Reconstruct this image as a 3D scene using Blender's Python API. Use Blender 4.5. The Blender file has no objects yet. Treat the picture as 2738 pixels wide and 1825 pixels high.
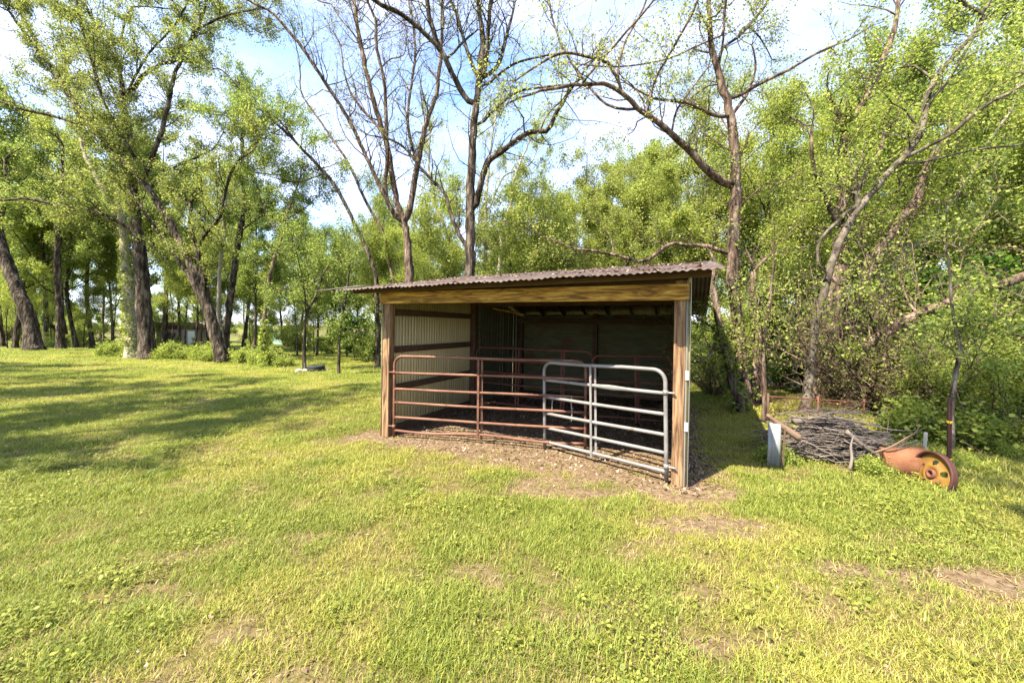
import bpy, bmesh, math, random
import numpy as np
from mathutils import Matrix, Vector
random.seed(7); rng = np.random.default_rng(7)
S = bpy.context.scene
COL = S.collection

# ------------------------------------------------------------------ camera
CAMH, F, CX, HY = 1.78, 1040.0, 1369.0, 878.0      # metres / photograph pixels (2738 x 1825)
cam = bpy.data.cameras.new('camera'); cam.sensor_width = 36; cam.lens = F / 2738 * 36
cam.shift_y = -(912.5 - HY) / 2738; cam.clip_end = 2000; cam.clip_start = 0.05
camo = bpy.data.objects.new('camera', cam); COL.objects.link(camo)
camo.location = (0, 0, CAMH); camo.rotation_euler = (math.pi / 2, 0, 0); S.camera = camo

# ------------------------------------------------------------------ light
LD = Vector((0.55, 0.46, -1.0)).normalized()           # direction the sunlight travels
ELEV = math.asin(-LD.z); AZ = math.atan2(-LD.x, -LD.y)  # azimuth of the sun from +Y towards +X
sun = bpy.data.lights.new('sun', 'SUN'); sun.energy = 5.0; sun.angle = math.radians(0.5); sun.color = (1, .91, .74)
suno = bpy.data.objects.new('sun', sun); COL.objects.link(suno)
suno.rotation_euler = LD.to_track_quat('-Z', 'Y').to_euler(); suno.location = (-10, -8, 25)
W = bpy.data.worlds.new('World'); S.world = W; W.use_nodes = True
wn = W.node_tree.nodes; wl = W.node_tree.links; wn.clear()
def wnode(t): return wn.new(t)
wo = wnode('ShaderNodeOutputWorld'); bg = wnode('ShaderNodeBackground'); sky = wnode('ShaderNodeTexSky')
sky.sky_type = 'NISHITA'; sky.sun_disc = False; sky.sun_elevation = ELEV; sky.sun_rotation = AZ
sky.air_density = 1.0; sky.dust_density = .5; sky.ozone_density = 3.0
tc = wnode('ShaderNodeTexCoord'); mp = wnode('ShaderNodeMapping'); mp.inputs['Scale'].default_value = (1.2, 1.2, 3.0)
cn = wnode('ShaderNodeTexNoise'); cn.inputs['Scale'].default_value = 2.2; cn.inputs['Detail'].default_value = 7; cn.inputs['Roughness'].default_value = .55
cr = wnode('ShaderNodeValToRGB'); cr.color_ramp.elements[0].position = .33; cr.color_ramp.elements[1].position = .68
mx = wnode('ShaderNodeMixRGB'); mx.inputs[2].default_value = (3.0, 3.15, 4.3, 1)
mm = wnode('ShaderNodeMath'); mm.operation = 'MULTIPLY'; mm.inputs[1].default_value = .8
wl.new(tc.outputs['Generated'], mp.inputs[0]); wl.new(mp.outputs[0], cn.inputs['Vector']); wl.new(cn.outputs[0], cr.inputs[0])
wl.new(cr.outputs[0], mm.inputs[0]); wl.new(mm.outputs[0], mx.inputs[0]); wl.new(sky.outputs[0], mx.inputs[1])
wl.new(mx.outputs[0], bg.inputs[0]); wl.new(bg.outputs[0], wo.inputs[0]); bg.inputs[1].default_value = 0.14
S.view_settings.view_transform = 'Standard'; S.view_settings.look = 'None'; S.view_settings.gamma = 1
S.view_settings.use_curve_mapping = False
S.view_settings.exposure = 2.0
S.render.engine = 'CYCLES'
S.cycles.max_bounces = 4; S.cycles.diffuse_bounces = 2; S.cycles.glossy_bounces = 2; S.cycles.transmission_bounces = 3
S.cycles.transparent_max_bounces = 4; S.cycles.caustics_reflective = False; S.cycles.caustics_refractive = False
S.cycles.use_denoising = True; S.cycles.adaptive_threshold = .015
try: S.cycles.denoiser = 'OPENIMAGEDENOISE'; S.cycles.denoising_prefilter = 'NONE'
except Exception: pass

# ------------------------------------------------------------------ pixel -> place
CROPS = {3: (1900, 700, 2.24), 4: (0, 450, 2.412), 5: (0, 0, 2.613), 6: (700, 0, 2.24), 7: (1500, 0, 1.9007), 0: (0, 0, 1.0), 1: (0, 0, .859)}
def src(c, p):
    ox, oy, s = CROPS[c]; return (ox + p[0] / s, oy + p[1] / s)
def at(px, py, Y): return np.array([(px - CX) / F * Y, Y, CAMH - (py - HY) / F * Y])
def on_ground(px, py): # flat-ground distance
    Y = CAMH * F / (py - HY); return (px - CX) / F * Y, Y

# ------------------------------------------------------------------ terrain height
_ctl = []
def ctl(px, py, Y): p = at(px, py, Y); _ctl.append((p[0], p[1], p[2]))
for a in [(93, 933, 23), (357, 954, 20.5), (398, 964, 20), (597, 968, 18.5), (705, 977, 17), (813, 993, 15.5), (905, 1006, 14.5),
          (800, 955, 30), (600, 935, 36), (300, 925, 36), (780, 927, 60), (300, 905, 60), (1000, 930, 45)]: ctl(*a)
_ctl += [(-2.1, 6.3, .077), (1.94, 4.4, 0), (0, 2, 0), (3, 3, 0), (-3, 3, .0), (4.5, 5, -.02), (5.7, 10, 0), (5, 8.6, 0), (8, 6, 0),
         (-6, 6, .06), (-9, 10, .15), (-5, 12, .08), (0, -5, 0), (0, 11, .02), (12, 12, -.3), (14, 25, -1.5), (25, 15, -1.0), (40, 40, -2.5), (0, 30, -.6),
         (-20, 8, .5), (-30, 20, .8), (-80, 60, 0), (80, 80, -3), (0, 110, -1), (0, 250, 3), (-200, 200, 3), (200, 200, 3), (0, -40, 0)]
_C = np.array(_ctl); _sg = 1.2 + .22 * np.hypot(_C[:, 0], _C[:, 1])
def gz(x, y):
    x = np.asarray(x, float); y = np.asarray(y, float)
    d2 = (x[..., None] - _C[:, 0]) ** 2 + (y[..., None] - _C[:, 1]) ** 2
    w = np.exp(-d2 / _sg ** 2) + 1e-9 / (d2 + 1)
    return (w * _C[:, 2]).sum(-1) / w.sum(-1)
def gz1(x, y): return float(gz(np.array([x]), np.array([y]))[0])

# value noise
_tab = rng.random((64, 64))
def vnoise(x, y):
    xi = np.floor(x).astype(int); yi = np.floor(y).astype(int); fx = x - xi; fy = y - yi
    fx = fx * fx * (3 - 2 * fx); fy = fy * fy * (3 - 2 * fy)
    a = _tab[xi % 64, yi % 64]; b = _tab[(xi + 1) % 64, yi % 64]; c = _tab[xi % 64, (yi + 1) % 64]; d = _tab[(xi + 1) % 64, (yi + 1) % 64]
    return (a * (1 - fx) + b * fx) * (1 - fy) + (c * (1 - fx) + d * fx) * fy
def fbm(x, y, s): return .5 * vnoise(x * s, y * s) + .3 * vnoise(x * s * 2.1 + 9, y * s * 2.1) + .2 * vnoise(x * s * 4.3, y * s * 4.3 + 5)

# ------------------------------------------------------------------ materials
MATS = {}
def new_mat(name):
    m = bpy.data.materials.new(name); m.use_nodes = True; MATS[name] = m
    nt = m.node_tree; return m, nt, nt.nodes, nt.links, nt.nodes['Principled BSDF']
def ramp(nodes, cols, pos=None):
    r = nodes.new('ShaderNodeValToRGB'); e = r.color_ramp.elements
    pos = pos or [i / (len(cols) - 1) for i in range(len(cols))]
    while len(e) < len(cols): e.new(.5)
    for el, c, p in zip(e, cols, pos): el.position = p; el.color = (*c, 1)
    return r
def surf(name, cols, pos=None, scale=4, stretch=(1, 1, 1), rough=.8, bump=.3, bscale=40, bdist=.01, metal=0, coord='Object', detail=6, spec=.3, dist=0, blotch=None):
    m, nt, N, L, P = new_mat(name)
    t = N.new('ShaderNodeTexCoord'); mpp = N.new('ShaderNodeMapping'); mpp.inputs['Scale'].default_value = stretch
    oi = N.new('ShaderNodeObjectInfo'); ad = N.new('ShaderNodeVectorMath'); ad.operation = 'ADD'
    sc = N.new('ShaderNodeVectorMath'); sc.operation = 'SCALE'; sc.inputs['Scale'].default_value = 13.7
    L.new(oi.outputs['Random'], sc.inputs[0]); L.new(t.outputs[coord], ad.inputs[0]); L.new(sc.outputs[0], ad.inputs[1]); L.new(ad.outputs[0], mpp.inputs[0])
    n = N.new('ShaderNodeTexNoise'); n.inputs['Scale'].default_value = scale; n.inputs['Detail'].default_value = detail; n.inputs['Roughness'].default_value = .62; n.inputs['Distortion'].default_value = dist
    L.new(mpp.outputs[0], n.inputs['Vector'])
    r = ramp(N, cols, pos); L.new(n.outputs[0], r.inputs[0])
    out = r.outputs[0]
    if blotch:
        n3 = N.new('ShaderNodeTexNoise'); n3.inputs['Scale'].default_value = blotch[0]; n3.inputs['Detail'].default_value = 5; L.new(ad.outputs[0], n3.inputs['Vector'])
        r3 = ramp(N, [(0, 0, 0), (1, 1, 1)], [blotch[2], blotch[2] + .12]); L.new(n3.outputs[0], r3.inputs[0])
        mxx = N.new('ShaderNodeMixRGB'); L.new(r3.outputs[0], mxx.inputs[0]); L.new(out, mxx.inputs[1]); mxx.inputs[2].default_value = (*blotch[1], 1); out = mxx.outputs[0]
    L.new(out, P.inputs['Base Color'])
    n2 = N.new('ShaderNodeTexNoise'); n2.inputs['Scale'].default_value = bscale; n2.inputs['Detail'].default_value = 4; L.new(mpp.outputs[0], n2.inputs['Vector'])
    b = N.new('ShaderNodeBump'); b.inputs['Strength'].default_value = bump; b.inputs['Distance'].default_value = bdist
    L.new(n2.outputs[0], b.inputs['Height']); L.new(b.outputs[0], P.inputs['Normal'])
    P.inputs['Roughness'].default_value = rough; P.inputs['Metallic'].default_value = metal; P.inputs['Specular IOR Level'].default_value = spec
    return m
def leafmat(name, cols, pos=None, trans=.5, rough=.55, spec=.25):
    m, nt, N, L, P = new_mat(name)
    a = N.new('ShaderNodeAttribute'); a.attribute_name = 'tint'
    r = ramp(N, cols, pos); L.new(a.outputs['Fac'], r.inputs[0])
    L.new(r.outputs[0], P.inputs['Base Color']); P.inputs['Roughness'].default_value = rough; P.inputs['Specular IOR Level'].default_value = spec
    tr = N.new('ShaderNodeBsdfTranslucent'); mxs = N.new('ShaderNodeMixShader'); mxs.inputs[0].default_value = trans
    hs = N.new('ShaderNodeHueSaturation'); hs.inputs['Value'].default_value = 1.5; hs.inputs['Saturation'].default_value = 1.05
    L.new(r.outputs[0], hs.inputs['Color']); L.new(hs.outputs[0], tr.inputs[0])
    L.new(P.outputs[0], mxs.inputs[1]); L.new(tr.outputs[0], mxs.inputs[2]); L.new(mxs.outputs[0], N['Material Output'].inputs[0])
    return m
surf('bark_dark', [(.010, .007, .005), (.045, .033, .024), (.15, .118, .088)], pos=[.36, .5, .64], scale=7, stretch=(1, 1, .22), bump=1.0, bscale=11, bdist=.10, rough=.9, spec=.15)
surf('bark_brown', [(.022, .014, .010), (.10, .066, .047), (.23, .17, .13)], pos=[.36, .5, .64], scale=9, stretch=(1, 1, .2), bump=1.0, bscale=13, bdist=.09, rough=.9, spec=.15)
surf('bark_grey', [(.022, .017, .012), (.075, .060, .044), (.155, .130, .10)], pos=[.36, .5, .64], scale=6, stretch=(1, 1, .5), bump=.6, bscale=20, bdist=.02, rough=.85, spec=.15)
surf('bark_pale', [(.12, .10, .07), (.28, .24, .18), (.45, .40, .33)], scale=5, stretch=(1, 1, .6), bump=.5, bscale=14, bdist=.02, rough=.85, spec=.15, blotch=(3, (.16, .12, .08), .56))
surf('stick', [(0.041, 0.031, 0.025), (0.123, 0.100, 0.085), (0.221, 0.193, 0.170)], scale=5, stretch=(1, 1, 1), bump=.5, bscale=30, rough=.9, spec=.1)
surf('log', [(.08, .05, .033), (.16, .106, .073), (.24, .18, .135)], scale=4, stretch=(1, 1, 1), bump=.5, bscale=30, rough=.9, spec=.1)
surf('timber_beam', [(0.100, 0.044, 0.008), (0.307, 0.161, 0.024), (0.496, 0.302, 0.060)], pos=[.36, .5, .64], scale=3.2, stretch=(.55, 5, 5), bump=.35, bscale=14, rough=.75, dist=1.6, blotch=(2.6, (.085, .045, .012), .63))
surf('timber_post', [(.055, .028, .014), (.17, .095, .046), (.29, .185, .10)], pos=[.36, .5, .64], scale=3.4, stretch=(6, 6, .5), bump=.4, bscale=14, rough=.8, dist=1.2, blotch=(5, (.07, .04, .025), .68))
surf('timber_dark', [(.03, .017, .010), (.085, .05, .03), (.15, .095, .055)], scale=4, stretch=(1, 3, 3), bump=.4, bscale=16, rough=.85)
surf('barn_board', [(0.034, 0.034, 0.018), (0.112, 0.106, 0.059), (0.210, 0.182, 0.112)], scale=4, stretch=(.7, 3, 3), bump=.5, bscale=16, rough=.9, blotch=(1.6, (.13, .062, .042), .57))
surf('siding', [(0.450, 0.369, 0.194), (0.562, 0.469, 0.256), (0.620, 0.562, 0.325)], scale=3, stretch=(1, 1, .3), bump=.08, bscale=30, rough=.5, spec=.4)
surf('siding_grey', [(0.112, 0.111, 0.103), (0.173, 0.170, 0.160), (0.225, 0.222, 0.209)], scale=5, stretch=(1, 1, .3), bump=.1, bscale=30, rough=.45, spec=.5)
surf('roof_metal', [(.035, .021, .016), (.085, .062, .053), (.155, .132, .122)], pos=[.2, .5, .8], scale=3.5, stretch=(1, .3, 1), bump=.25, bscale=40, rough=.7, metal=.15, blotch=(2.2, (.070, .034, .020), .53))
surf('red_pipe', [(0.057, 0.022, 0.013), (0.138, 0.060, 0.036), (0.229, 0.128, 0.076)], pos=[.25, .5, .8], scale=7, stretch=(.3, 1, 1), bump=.2, bscale=60, bdist=.003, rough=.6, blotch=(14, (.075, .034, .018), .58))
surf('rust_pipe', [(.045, .018, .012), (.13, .048, .030), (.22, .095, .06)], scale=7, bump=.2, bscale=60, bdist=.003, rough=.75)
surf('galv_pipe', [(.11, .104, .096), (.20, .19, .18), (.29, .28, .27)], pos=[.2, .5, .8], scale=6, stretch=(.4, 1, 1), bump=.15, bscale=50, bdist=.003, rough=.5, metal=.25, blotch=(11, (.13, .09, .065), .62))
surf('chain_metal', [(.25, .23, .2), (.5, .47, .43)], scale=20, rough=.4, metal=.7)
surf('rust_plate', [(.07, .026, .011), (.15, .060, .028), (.24, .12, .062)], scale=5, bump=.4, bscale=35, rough=.85, blotch=(8, (.10, .04, .02), .62))
surf('yellow_paint', [(0.128, 0.061, 0.013), (0.210, 0.112, 0.021), (0.188, 0.115, 0.078)], scale=5, bump=.3, bscale=35, rough=.6, blotch=(7, (.23, .09, .035), .56))
surf('maroon_post', [(.022, .009, .007), (.055, .021, .016), (.12, .055, .04)], scale=5, stretch=(1, 1, .4), bump=.3, bscale=40, rough=.7)
surf('yellow_strap', [(.62, .36, .01), (.75, .48, .03)], scale=12, rough=.5)
surf('stake_wood', [(.24, .22, .17), (.35, .325, .265), (.43, .41, .345)], scale=4, stretch=(5, 5, .5), bump=.3, bscale=20, rough=.85)
surf('white_pad', [(.55, .48, .44), (.72, .66, .62)], scale=20, rough=.5)
surf('rubber', [(.012, .012, .013), (.03, .03, .032)], scale=20, rough=.7)
surf('stone', [(.28, .20, .17), (.45, .36, .32), (.56, .49, .45)], scale=6, bump=.5, bscale=25, rough=.9)
surf('mint', [(.28, .50, .42), (.38, .60, .52), (.48, .66, .60)], scale=1.5, rough=.4, bump=.03)
surf('white_paint', [(.62, .64, .62), (.74, .76, .74)], scale=2, rough=.4, bump=.03)
surf('house_wall', [(.20, .15, .12), (.30, .24, .20)], scale=3, rough=.9)
surf('house_roof', [(.30, .19, .17), (.44, .30, .28), (.50, .38, .36)], scale=6, rough=.9)
surf('glass_dark', [(.02, .025, .03), (.03, .035, .04)], scale=2, rough=.1, bump=0)
surf('chips', [(.07, .042, .028), (.20, .135, .095), (.40, .31, .24)], scale=9, bump=0, rough=.9, coord='Object')
surf('straw', [(.26, .16, .085), (.42, .29, .16), (.55, .43, .27)], scale=6, bump=0, rough=.9)
# foliage
G1 = [(.030, .062, .010), (.085, .150, .020), (.175, .255, .035), (.30, .36, .055)]
leafmat('leaf_green', [(0.041, 0.067, 0.017), (0.117, 0.165, 0.038), (0.232, 0.281, 0.061), (0.396, 0.415, 0.095)])
leafmat('leaf_bright', [(0.060, 0.094, 0.019), (0.171, 0.220, 0.041), (0.303, 0.346, 0.069), (0.479, 0.461, 0.117)])
leafmat('leaf_yellow', [(0.075, 0.103, 0.022), (0.178, 0.217, 0.044), (0.297, 0.333, 0.073), (0.435, 0.429, 0.113)])
leafmat('leaf_olive', [(0.060, 0.079, 0.020), (0.145, 0.171, 0.040), (0.242, 0.262, 0.066), (0.375, 0.366, 0.110)])
leafmat('leaf_dark', [(.018, .04, .008), (.045, .092, .013), (.09, .16, .022), (.16, .23, .035)])
leafmat('grass_blade', [(0.095, 0.124, 0.015), (0.213, 0.232, 0.033), (0.336, 0.324, 0.061), (0.470, 0.400, 0.132)], trans=.35, spec=.3)
leafmat('grass_lush', [(0.062, 0.097, 0.013), (0.146, 0.189, 0.024), (0.246, 0.270, 0.042), (0.358, 0.335, 0.083)], trans=.35, spec=.3)
leafmat('grass_dry', [(.14, .095, .04), (.23, .165, .072), (.32, .24, .115), (.40, .33, .18)], trans=.25)
leafmat('weed_leaf', [(0.072, 0.097, 0.016), (0.144, 0.173, 0.028), (0.240, 0.250, 0.045), (0.348, 0.316, 0.080)], trans=.35)
leafmat('litter', [(.05, .026, .016), (.12, .07, .042), (.20, .135, .09), (.32, .25, .20)], trans=.1)
# ground
m, nt, N, L, P = new_mat('lawn_ground')
t = N.new('ShaderNodeTexCoord')
def nz(scale, det=6, rough=.6):
    n = N.new('ShaderNodeTexNoise'); n.inputs['Scale'].default_value = scale; n.inputs['Detail'].default_value = det; n.inputs['Roughness'].default_value = rough
    L.new(t.outputs['Object'], n.inputs['Vector']); return n
g1 = ramp(N, [(.045, .06, .010), (.12, .14, .022), (.20, .205, .04), (.26, .235, .08)], [.25, .45, .6, .8]); L.new(nz(9, 8, .7).outputs[0], g1.inputs[0])
d1 = ramp(N, [(.04, .025, .014), (.110, .074, .043), (.185, .132, .082), (.27, .215, .15)], [.25, .45, .6, .8]); L.new(nz(16, 8, .75).outputs[0], d1.inputs[0])
at_ = N.new('ShaderNodeAttribute'); at_.attribute_name = 'bare'
ml = N.new('ShaderNodeMath'); ml.operation = 'MULTIPLY_ADD'; ml.inputs[1].default_value = .5; ml.inputs[2].default_value = -.25
L.new(nz(22, 5).outputs[0], ml.inputs[0]); ma = N.new('ShaderNodeMath'); ma.operation = 'ADD'; L.new(at_.outputs['Fac'], ma.inputs[0]); L.new(ml.outputs[0], ma.inputs[1])
rr = ramp(N, [(0, 0, 0), (1, 1, 1)], [.25, .6]); L.new(ma.outputs[0], rr.inputs[0])
at3 = N.new('ShaderNodeAttribute'); at3.attribute_name = 'thatch'
th = ramp(N, [(.028, .022, .008), (.085, .066, .024), (.16, .125, .050), (.24, .185, .09)], [.3, .48, .62, .8]); L.new(nz(14, 8, .75).outputs[0], th.inputs[0])
mt = N.new('ShaderNodeMixRGB'); L.new(at3.outputs['Fac'], mt.inputs[0]); L.new(g1.outputs[0], mt.inputs[1]); L.new(th.outputs[0], mt.inputs[2])
mg = N.new('ShaderNodeMixRGB'); L.new(rr.outputs[0], mg.inputs[0]); L.new(mt.outputs[0], mg.inputs[1]); L.new(d1.outputs[0], mg.inputs[2])
# woodland floor: brown leaf litter
at2 = N.new('ShaderNodeAttribute'); at2.attribute_name = 'wood'
w1 = ramp(N, [(.035, .03, .014), (.10, .09, .035), (.20, .17, .075)], [.3, .5, .75]); L.new(nz(6, 8, .7).outputs[0], w1.inputs[0])
mg2 = N.new('ShaderNodeMixRGB'); L.new(at2.outputs['Fac'], mg2.inputs[0]); L.new(mg.outputs[0], mg2.inputs[1]); L.new(w1.outputs[0], mg2.inputs[2])
L.new(mg2.outputs[0], P.inputs['Base Color']); P.inputs['Roughness'].default_value = .95; P.inputs['Specular IOR Level'].default_value = .1
bp = N.new('ShaderNodeBump'); bp.inputs['Strength'].default_value = .6; bp.inputs['Distance'].default_value = .03; L.new(nz(30, 6, .7).outputs[0], bp.inputs['Height']); L.new(bp.outputs[0], P.inputs['Normal'])

# ------------------------------------------------------------------ object helpers
def tag(o, label=None, cat=None, group=None, kind=None):
    if label: o['label'] = label
    if cat: o['category'] = cat
    if group: o['group'] = group
    if kind: o['kind'] = kind
    return o
def empty(name, loc=(0, 0, 0), rz=0):
    o = bpy.data.objects.new(name, None); COL.objects.link(o); o.location = loc; o.rotation_euler = (0, 0, rz); o.empty_display_size = .2; return o
def link(name, me, mat, parent=None):
    o = bpy.data.objects.new(name, me); COL.objects.link(o)
    if mat and not me.materials: me.materials.append(MATS[mat])
    if parent: o.parent = parent
    return o
def mesh_np(name, V, Fq, mat=None, smooth=True, tint=None, ntri=None):
    """V (n,3); Fq (m,k) k=3 or 4"""
    me = bpy.data.meshes.new(name); V = np.asarray(V, np.float32); Fq = np.asarray(Fq, np.int32); k = Fq.shape[1]
    me.vertices.add(len(V)); me.vertices.foreach_set('co', V.ravel())
    me.loops.add(Fq.size); me.loops.foreach_set('vertex_index', Fq.ravel())
    me.polygons.add(len(Fq)); me.polygons.foreach_set('loop_start', np.arange(0, Fq.size, k, dtype=np.int32)); me.polygons.foreach_set('loop_total', np.full(len(Fq), k, np.int32))
    if smooth: me.polygons.foreach_set('use_smooth', np.ones(len(Fq), bool))
    if tint is not None:
        a = me.attributes.new('tint', 'FLOAT', 'FACE'); a.data.foreach_set('value', np.asarray(tint, np.float32))
    me.update(calc_edges=True)
    if mat: me.materials.append(MATS[mat])
    return me
class MB:
    def __init__(s): s.V = []; s.F = []; s.n = 0
    def add(s, V, Fq): s.V.append(np.asarray(V, float)); s.F.append(np.asarray(Fq, int) + s.n); s.n += len(V)
    def mesh(s, name, mat, smooth=True): return mesh_np(name, np.concatenate(s.V), np.concatenate(s.F), mat, smooth)
    def build(s, name, mat, parent=None, smooth=True): return link(name, s.mesh(name, mat, smooth), mat, parent)
def catmull(P, n):
    P = np.asarray(P, float)
    if len(P) == 2: return P[0] + (P[1] - P[0]) * np.linspace(0, 1, n)[:, None]
    Q = np.vstack([2 * P[0] - P[1], P, 2 * P[-1] - P[-2]]); out = []
    seg = np.r_[0, np.cumsum(np.linalg.norm(np.diff(P, axis=0), axis=1))]; ts = np.linspace(0, seg[-1], n)
    for tt in ts:
        i = min(max(np.searchsorted(seg, tt, 'right') - 1, 0), len(P) - 2); u = (tt - seg[i]) / max(seg[i + 1] - seg[i], 1e-9)
        p0, p1, p2, p3 = Q[i], Q[i + 1], Q[i + 2], Q[i + 3]
        out.append(.5 * (2 * p1 + (p2 - p0) * u + (2 * p0 - 5 * p1 + 4 * p2 - p3) * u * u + (3 * p1 - p0 - 3 * p2 + p3) * u ** 3))
    return np.array(out)
def tubes(paths, radii, sides=4, cap=True, rough=0):
    """paths (n,s,3), radii (n,s) -> V,F quads"""
    paths = np.asarray(paths, float); radii = np.asarray(radii, float); n, s, _ = paths.shape
    T = np.gradient(paths, axis=1); T /= np.linalg.norm(T, axis=2, keepdims=True) + 1e-9
    A = np.zeros_like(T); r0 = np.where(np.abs(T[:, 0, 2:3]) > .75, np.array([0., 1, 0]), np.array([0, 0, 1.]))
    a = np.cross(T[:, 0], r0); A[:, 0] = a / (np.linalg.norm(a, axis=1, keepdims=True) + 1e-9)
    for q_ in range(1, s):      # carry the frame along the path
        a = A[:, q_ - 1] - T[:, q_] * (A[:, q_ - 1] * T[:, q_]).sum(1, keepdims=True); A[:, q_] = a / (np.linalg.norm(a, axis=1, keepdims=True) + 1e-9)
    B = np.cross(T, A)
    ang = np.arange(sides) / sides * 2 * np.pi
    rr = radii[:, :, None] * np.ones(sides)
    if rough: rr = rr * (1 + rough * (rng.random((n, s, sides)) - .5))
    V = paths[:, :, None, :] + rr[..., None] * (A[:, :, None, :] * np.cos(ang)[:, None] + B[:, :, None, :] * np.sin(ang)[:, None])
    V = V.reshape(-1, 3)
    i = np.arange(n)[:, None, None]; j = np.arange(s - 1)[None, :, None]; k = np.arange(sides)[None, None, :]; k2 = (k + 1) % sides
    b = (i * s + j) * sides; Fq = np.stack([b + k, b + k2, b + sides + k2, b + sides + k], -1).reshape(-1, 4)
    if cap and sides == 4:
        i1 = np.arange(n) * s * sides; e = i1 + (s - 1) * sides
        Fq = np.vstack([Fq, np.stack([i1 + 3, i1 + 2, i1 + 1, i1], -1), np.stack([e, e + 1, e + 2, e + 3], -1)])
    elif cap:
        st = np.arange(n) * s * sides; e = st + (s - 1) * sides; fs = []
        for q in range(1, sides - 1, 2):
            q3 = min(q + 2, sides - 1)
            fs.append(np.stack([st, st + q3 if q3 != q + 1 else st + q + 1, st + q + 1, st + q], -1)); fs.append(np.stack([e, e + q, e + q + 1, e + q3], -1))
        if sides % 2 == 0: Fq = np.vstack([Fq] + fs)
    return V, Fq
def tube1(path, radii, sides=8, n=None, rough=0):
    P = catmull(path, n) if n else np.asarray(path, float)
    r = np.interp(np.linspace(0, 1, len(P)), np.linspace(0, 1, len(np.atleast_1d(radii))), np.atleast_1d(radii))
    return tubes(P[None], r[None], sides, True, rough)
def box_mesh(x0, x1, y0, y1, z0, z1, mat, bev=.006):
    bm = bmesh.new(); vs = [bm.verts.new(p) for p in [(x0, y0, z0), (x1, y0, z0), (x1, y1, z0), (x0, y1, z0), (x0, y0, z1), (x1, y0, z1), (x1, y1, z1), (x0, y1, z1)]]
    for f in [(3, 2, 1, 0), (4, 5, 6, 7), (0, 1, 5, 4), (1, 2, 6, 5), (2, 3, 7, 6), (3, 0, 4, 7)]: bm.faces.new([vs[i] for i in f])
    if bev: bmesh.ops.bevel(bm, geom=bm.edges[:], offset=bev, segments=1, affect='EDGES')
    me = bpy.data.meshes.new('box'); bm.to_mesh(me); bm.free(); me.materials.append(MATS[mat]); return me
def box(name, parent, x0, x1, y0, y1, z0, z1, mat, bev=.006): return link(name, box_mesh(x0, x1, y0, y1, z0, z1, mat, bev), None, parent)
def beam(name, parent, a, b, w, h, mat, up=(0, 0, 1)):
    a = Vector(a); b = Vector(b); d = (b - a); me = box_mesh(0, d.length, -w / 2, w / 2, -h / 2, h / 2, mat, .004)
    x = d.normalized(); y = Vector(up).cross(x).normalized(); z = x.cross(y)
    M = Matrix((x, y, z)).transposed().to_4x4(); M.translation = a
    o = link(name, me, None, parent); o.matrix_local = M; return o

# ------------------------------------------------------------------ ground sheet
# bare patches: (photo px, py, rx m, ry m, strength)
BARE = [(1250, 1190, 1.3, .20, .9), (1500, 1222, 1.1, .22, .9), (1690, 1265, .8, .30, 1.0), (1800, 1318, .55, .22, 1.0), (1600, 1320, 1.0, .18, .75), (1900, 1310, .4, .2, .8), (1850, 1400, .8, .18, .8), (1500, 1290, .7, .14, .65), (1400, 1245, .9, .14, .7), (2050, 1440, .5, .1, .6), (1750, 1450, .5, .08, .5),
        (1030, 1175, .5, .3, 1), (2300, 1515, .50, .12, .95), (2550, 1540, .55, .14, .95), (2700, 1590, .4, .1, .9), (2150, 1465, .3, .1, .6), (1880, 1240, .16, .7, .6),
        (2290, 1255, .5, .25, .95), (480, 1490, .5, .10, .42), (720, 1350, .4, .10, .4), (420, 1600, .4, .10, .4), (850, 1440, .5, .1, .4), (1180, 1560, .6, .1, .45), (1450, 1650, .4, .1, .5), (700, 1700, .5, .1, .5), (1960, 1720, .4, .07, .6), (930, 1190, .5, .2, .5), (1650, 1480, .5, .12, .4)]
_B = []
for (px, py, rx, ry, s) in BARE:
    x, y = on_ground(px, py); _B.append((x, y, rx, ry, s))
Lp = np.array([-2.11, 6.28]); U2 = np.array([.908, -.419]); V2 = np.array([.419, .908])
def shed_uv(x, y):
    dx = x - Lp[0]; dy = y - Lp[1]; return dx * U2[0] + dy * U2[1], dx * V2[0] + dy * V2[1]
def bare(x, y):
    b = np.zeros_like(x)
    wob = fbm(x, y, 2.2) - .5
    for (bx, by, rx, ry, s) in _B:
        d = np.sqrt(((x - bx) / rx) ** 2 + ((y - by) / ry) ** 2) + wob * 1.3
        b = np.maximum(b, s * np.clip(1.5 - d, 0, 1))
    n = fbm(x + 31, y * 1.6 + 7, .9) * .6 + fbm(x, y, 4.5) * .4; near = np.clip((10 - y) / 6, 0, 1)
    b = np.maximum(b, near * np.clip((n - .54) * 5, 0, .4))
    u, v = shed_uv(x, y)
    fl = np.clip(1 - np.maximum.reduce([(-.15 - u) / .15, (u - 4.55) / .2, (-.15 - v) / .35, (v - 5.7) / .2]), 0, 1)
    return np.clip(np.maximum(b, fl), 0, 1)
def wooded(x, y):
    a = np.clip((x - (5.6 + .18 * (y - 5) + .8 * (fbm(x, y, .6) - .5))) / 1.2, 0, 1) * np.clip((y - 5.6) / 1.0, 0, 1)
    b = np.clip((y - 75 - .0 * x) / 6, 0, 1) * np.clip((fbm(x + 3, y, .12) - .32) * 6, 0, 1)
    c = np.clip((y - 11 - 1.5 * (fbm(x, y, .5) - .5) + .0 * x) / 3, 0, 1) * np.clip((x - .5) / 3, 0, 1)
    d = np.clip((-x - .55 * y - 7) / 4, 0, 1) * np.clip((y - 24) / 3, 0, 1) * .5
    return np.clip(np.maximum.reduce([a, b, c, d * .8]), 0, 1)
def sp(n, lo, hi, c, k):
    t = np.linspace(-1, 1, n); s = np.sinh(k * t) / np.sinh(k); return c + np.where(s < 0, s * (c - lo), s * (hi - c))
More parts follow.
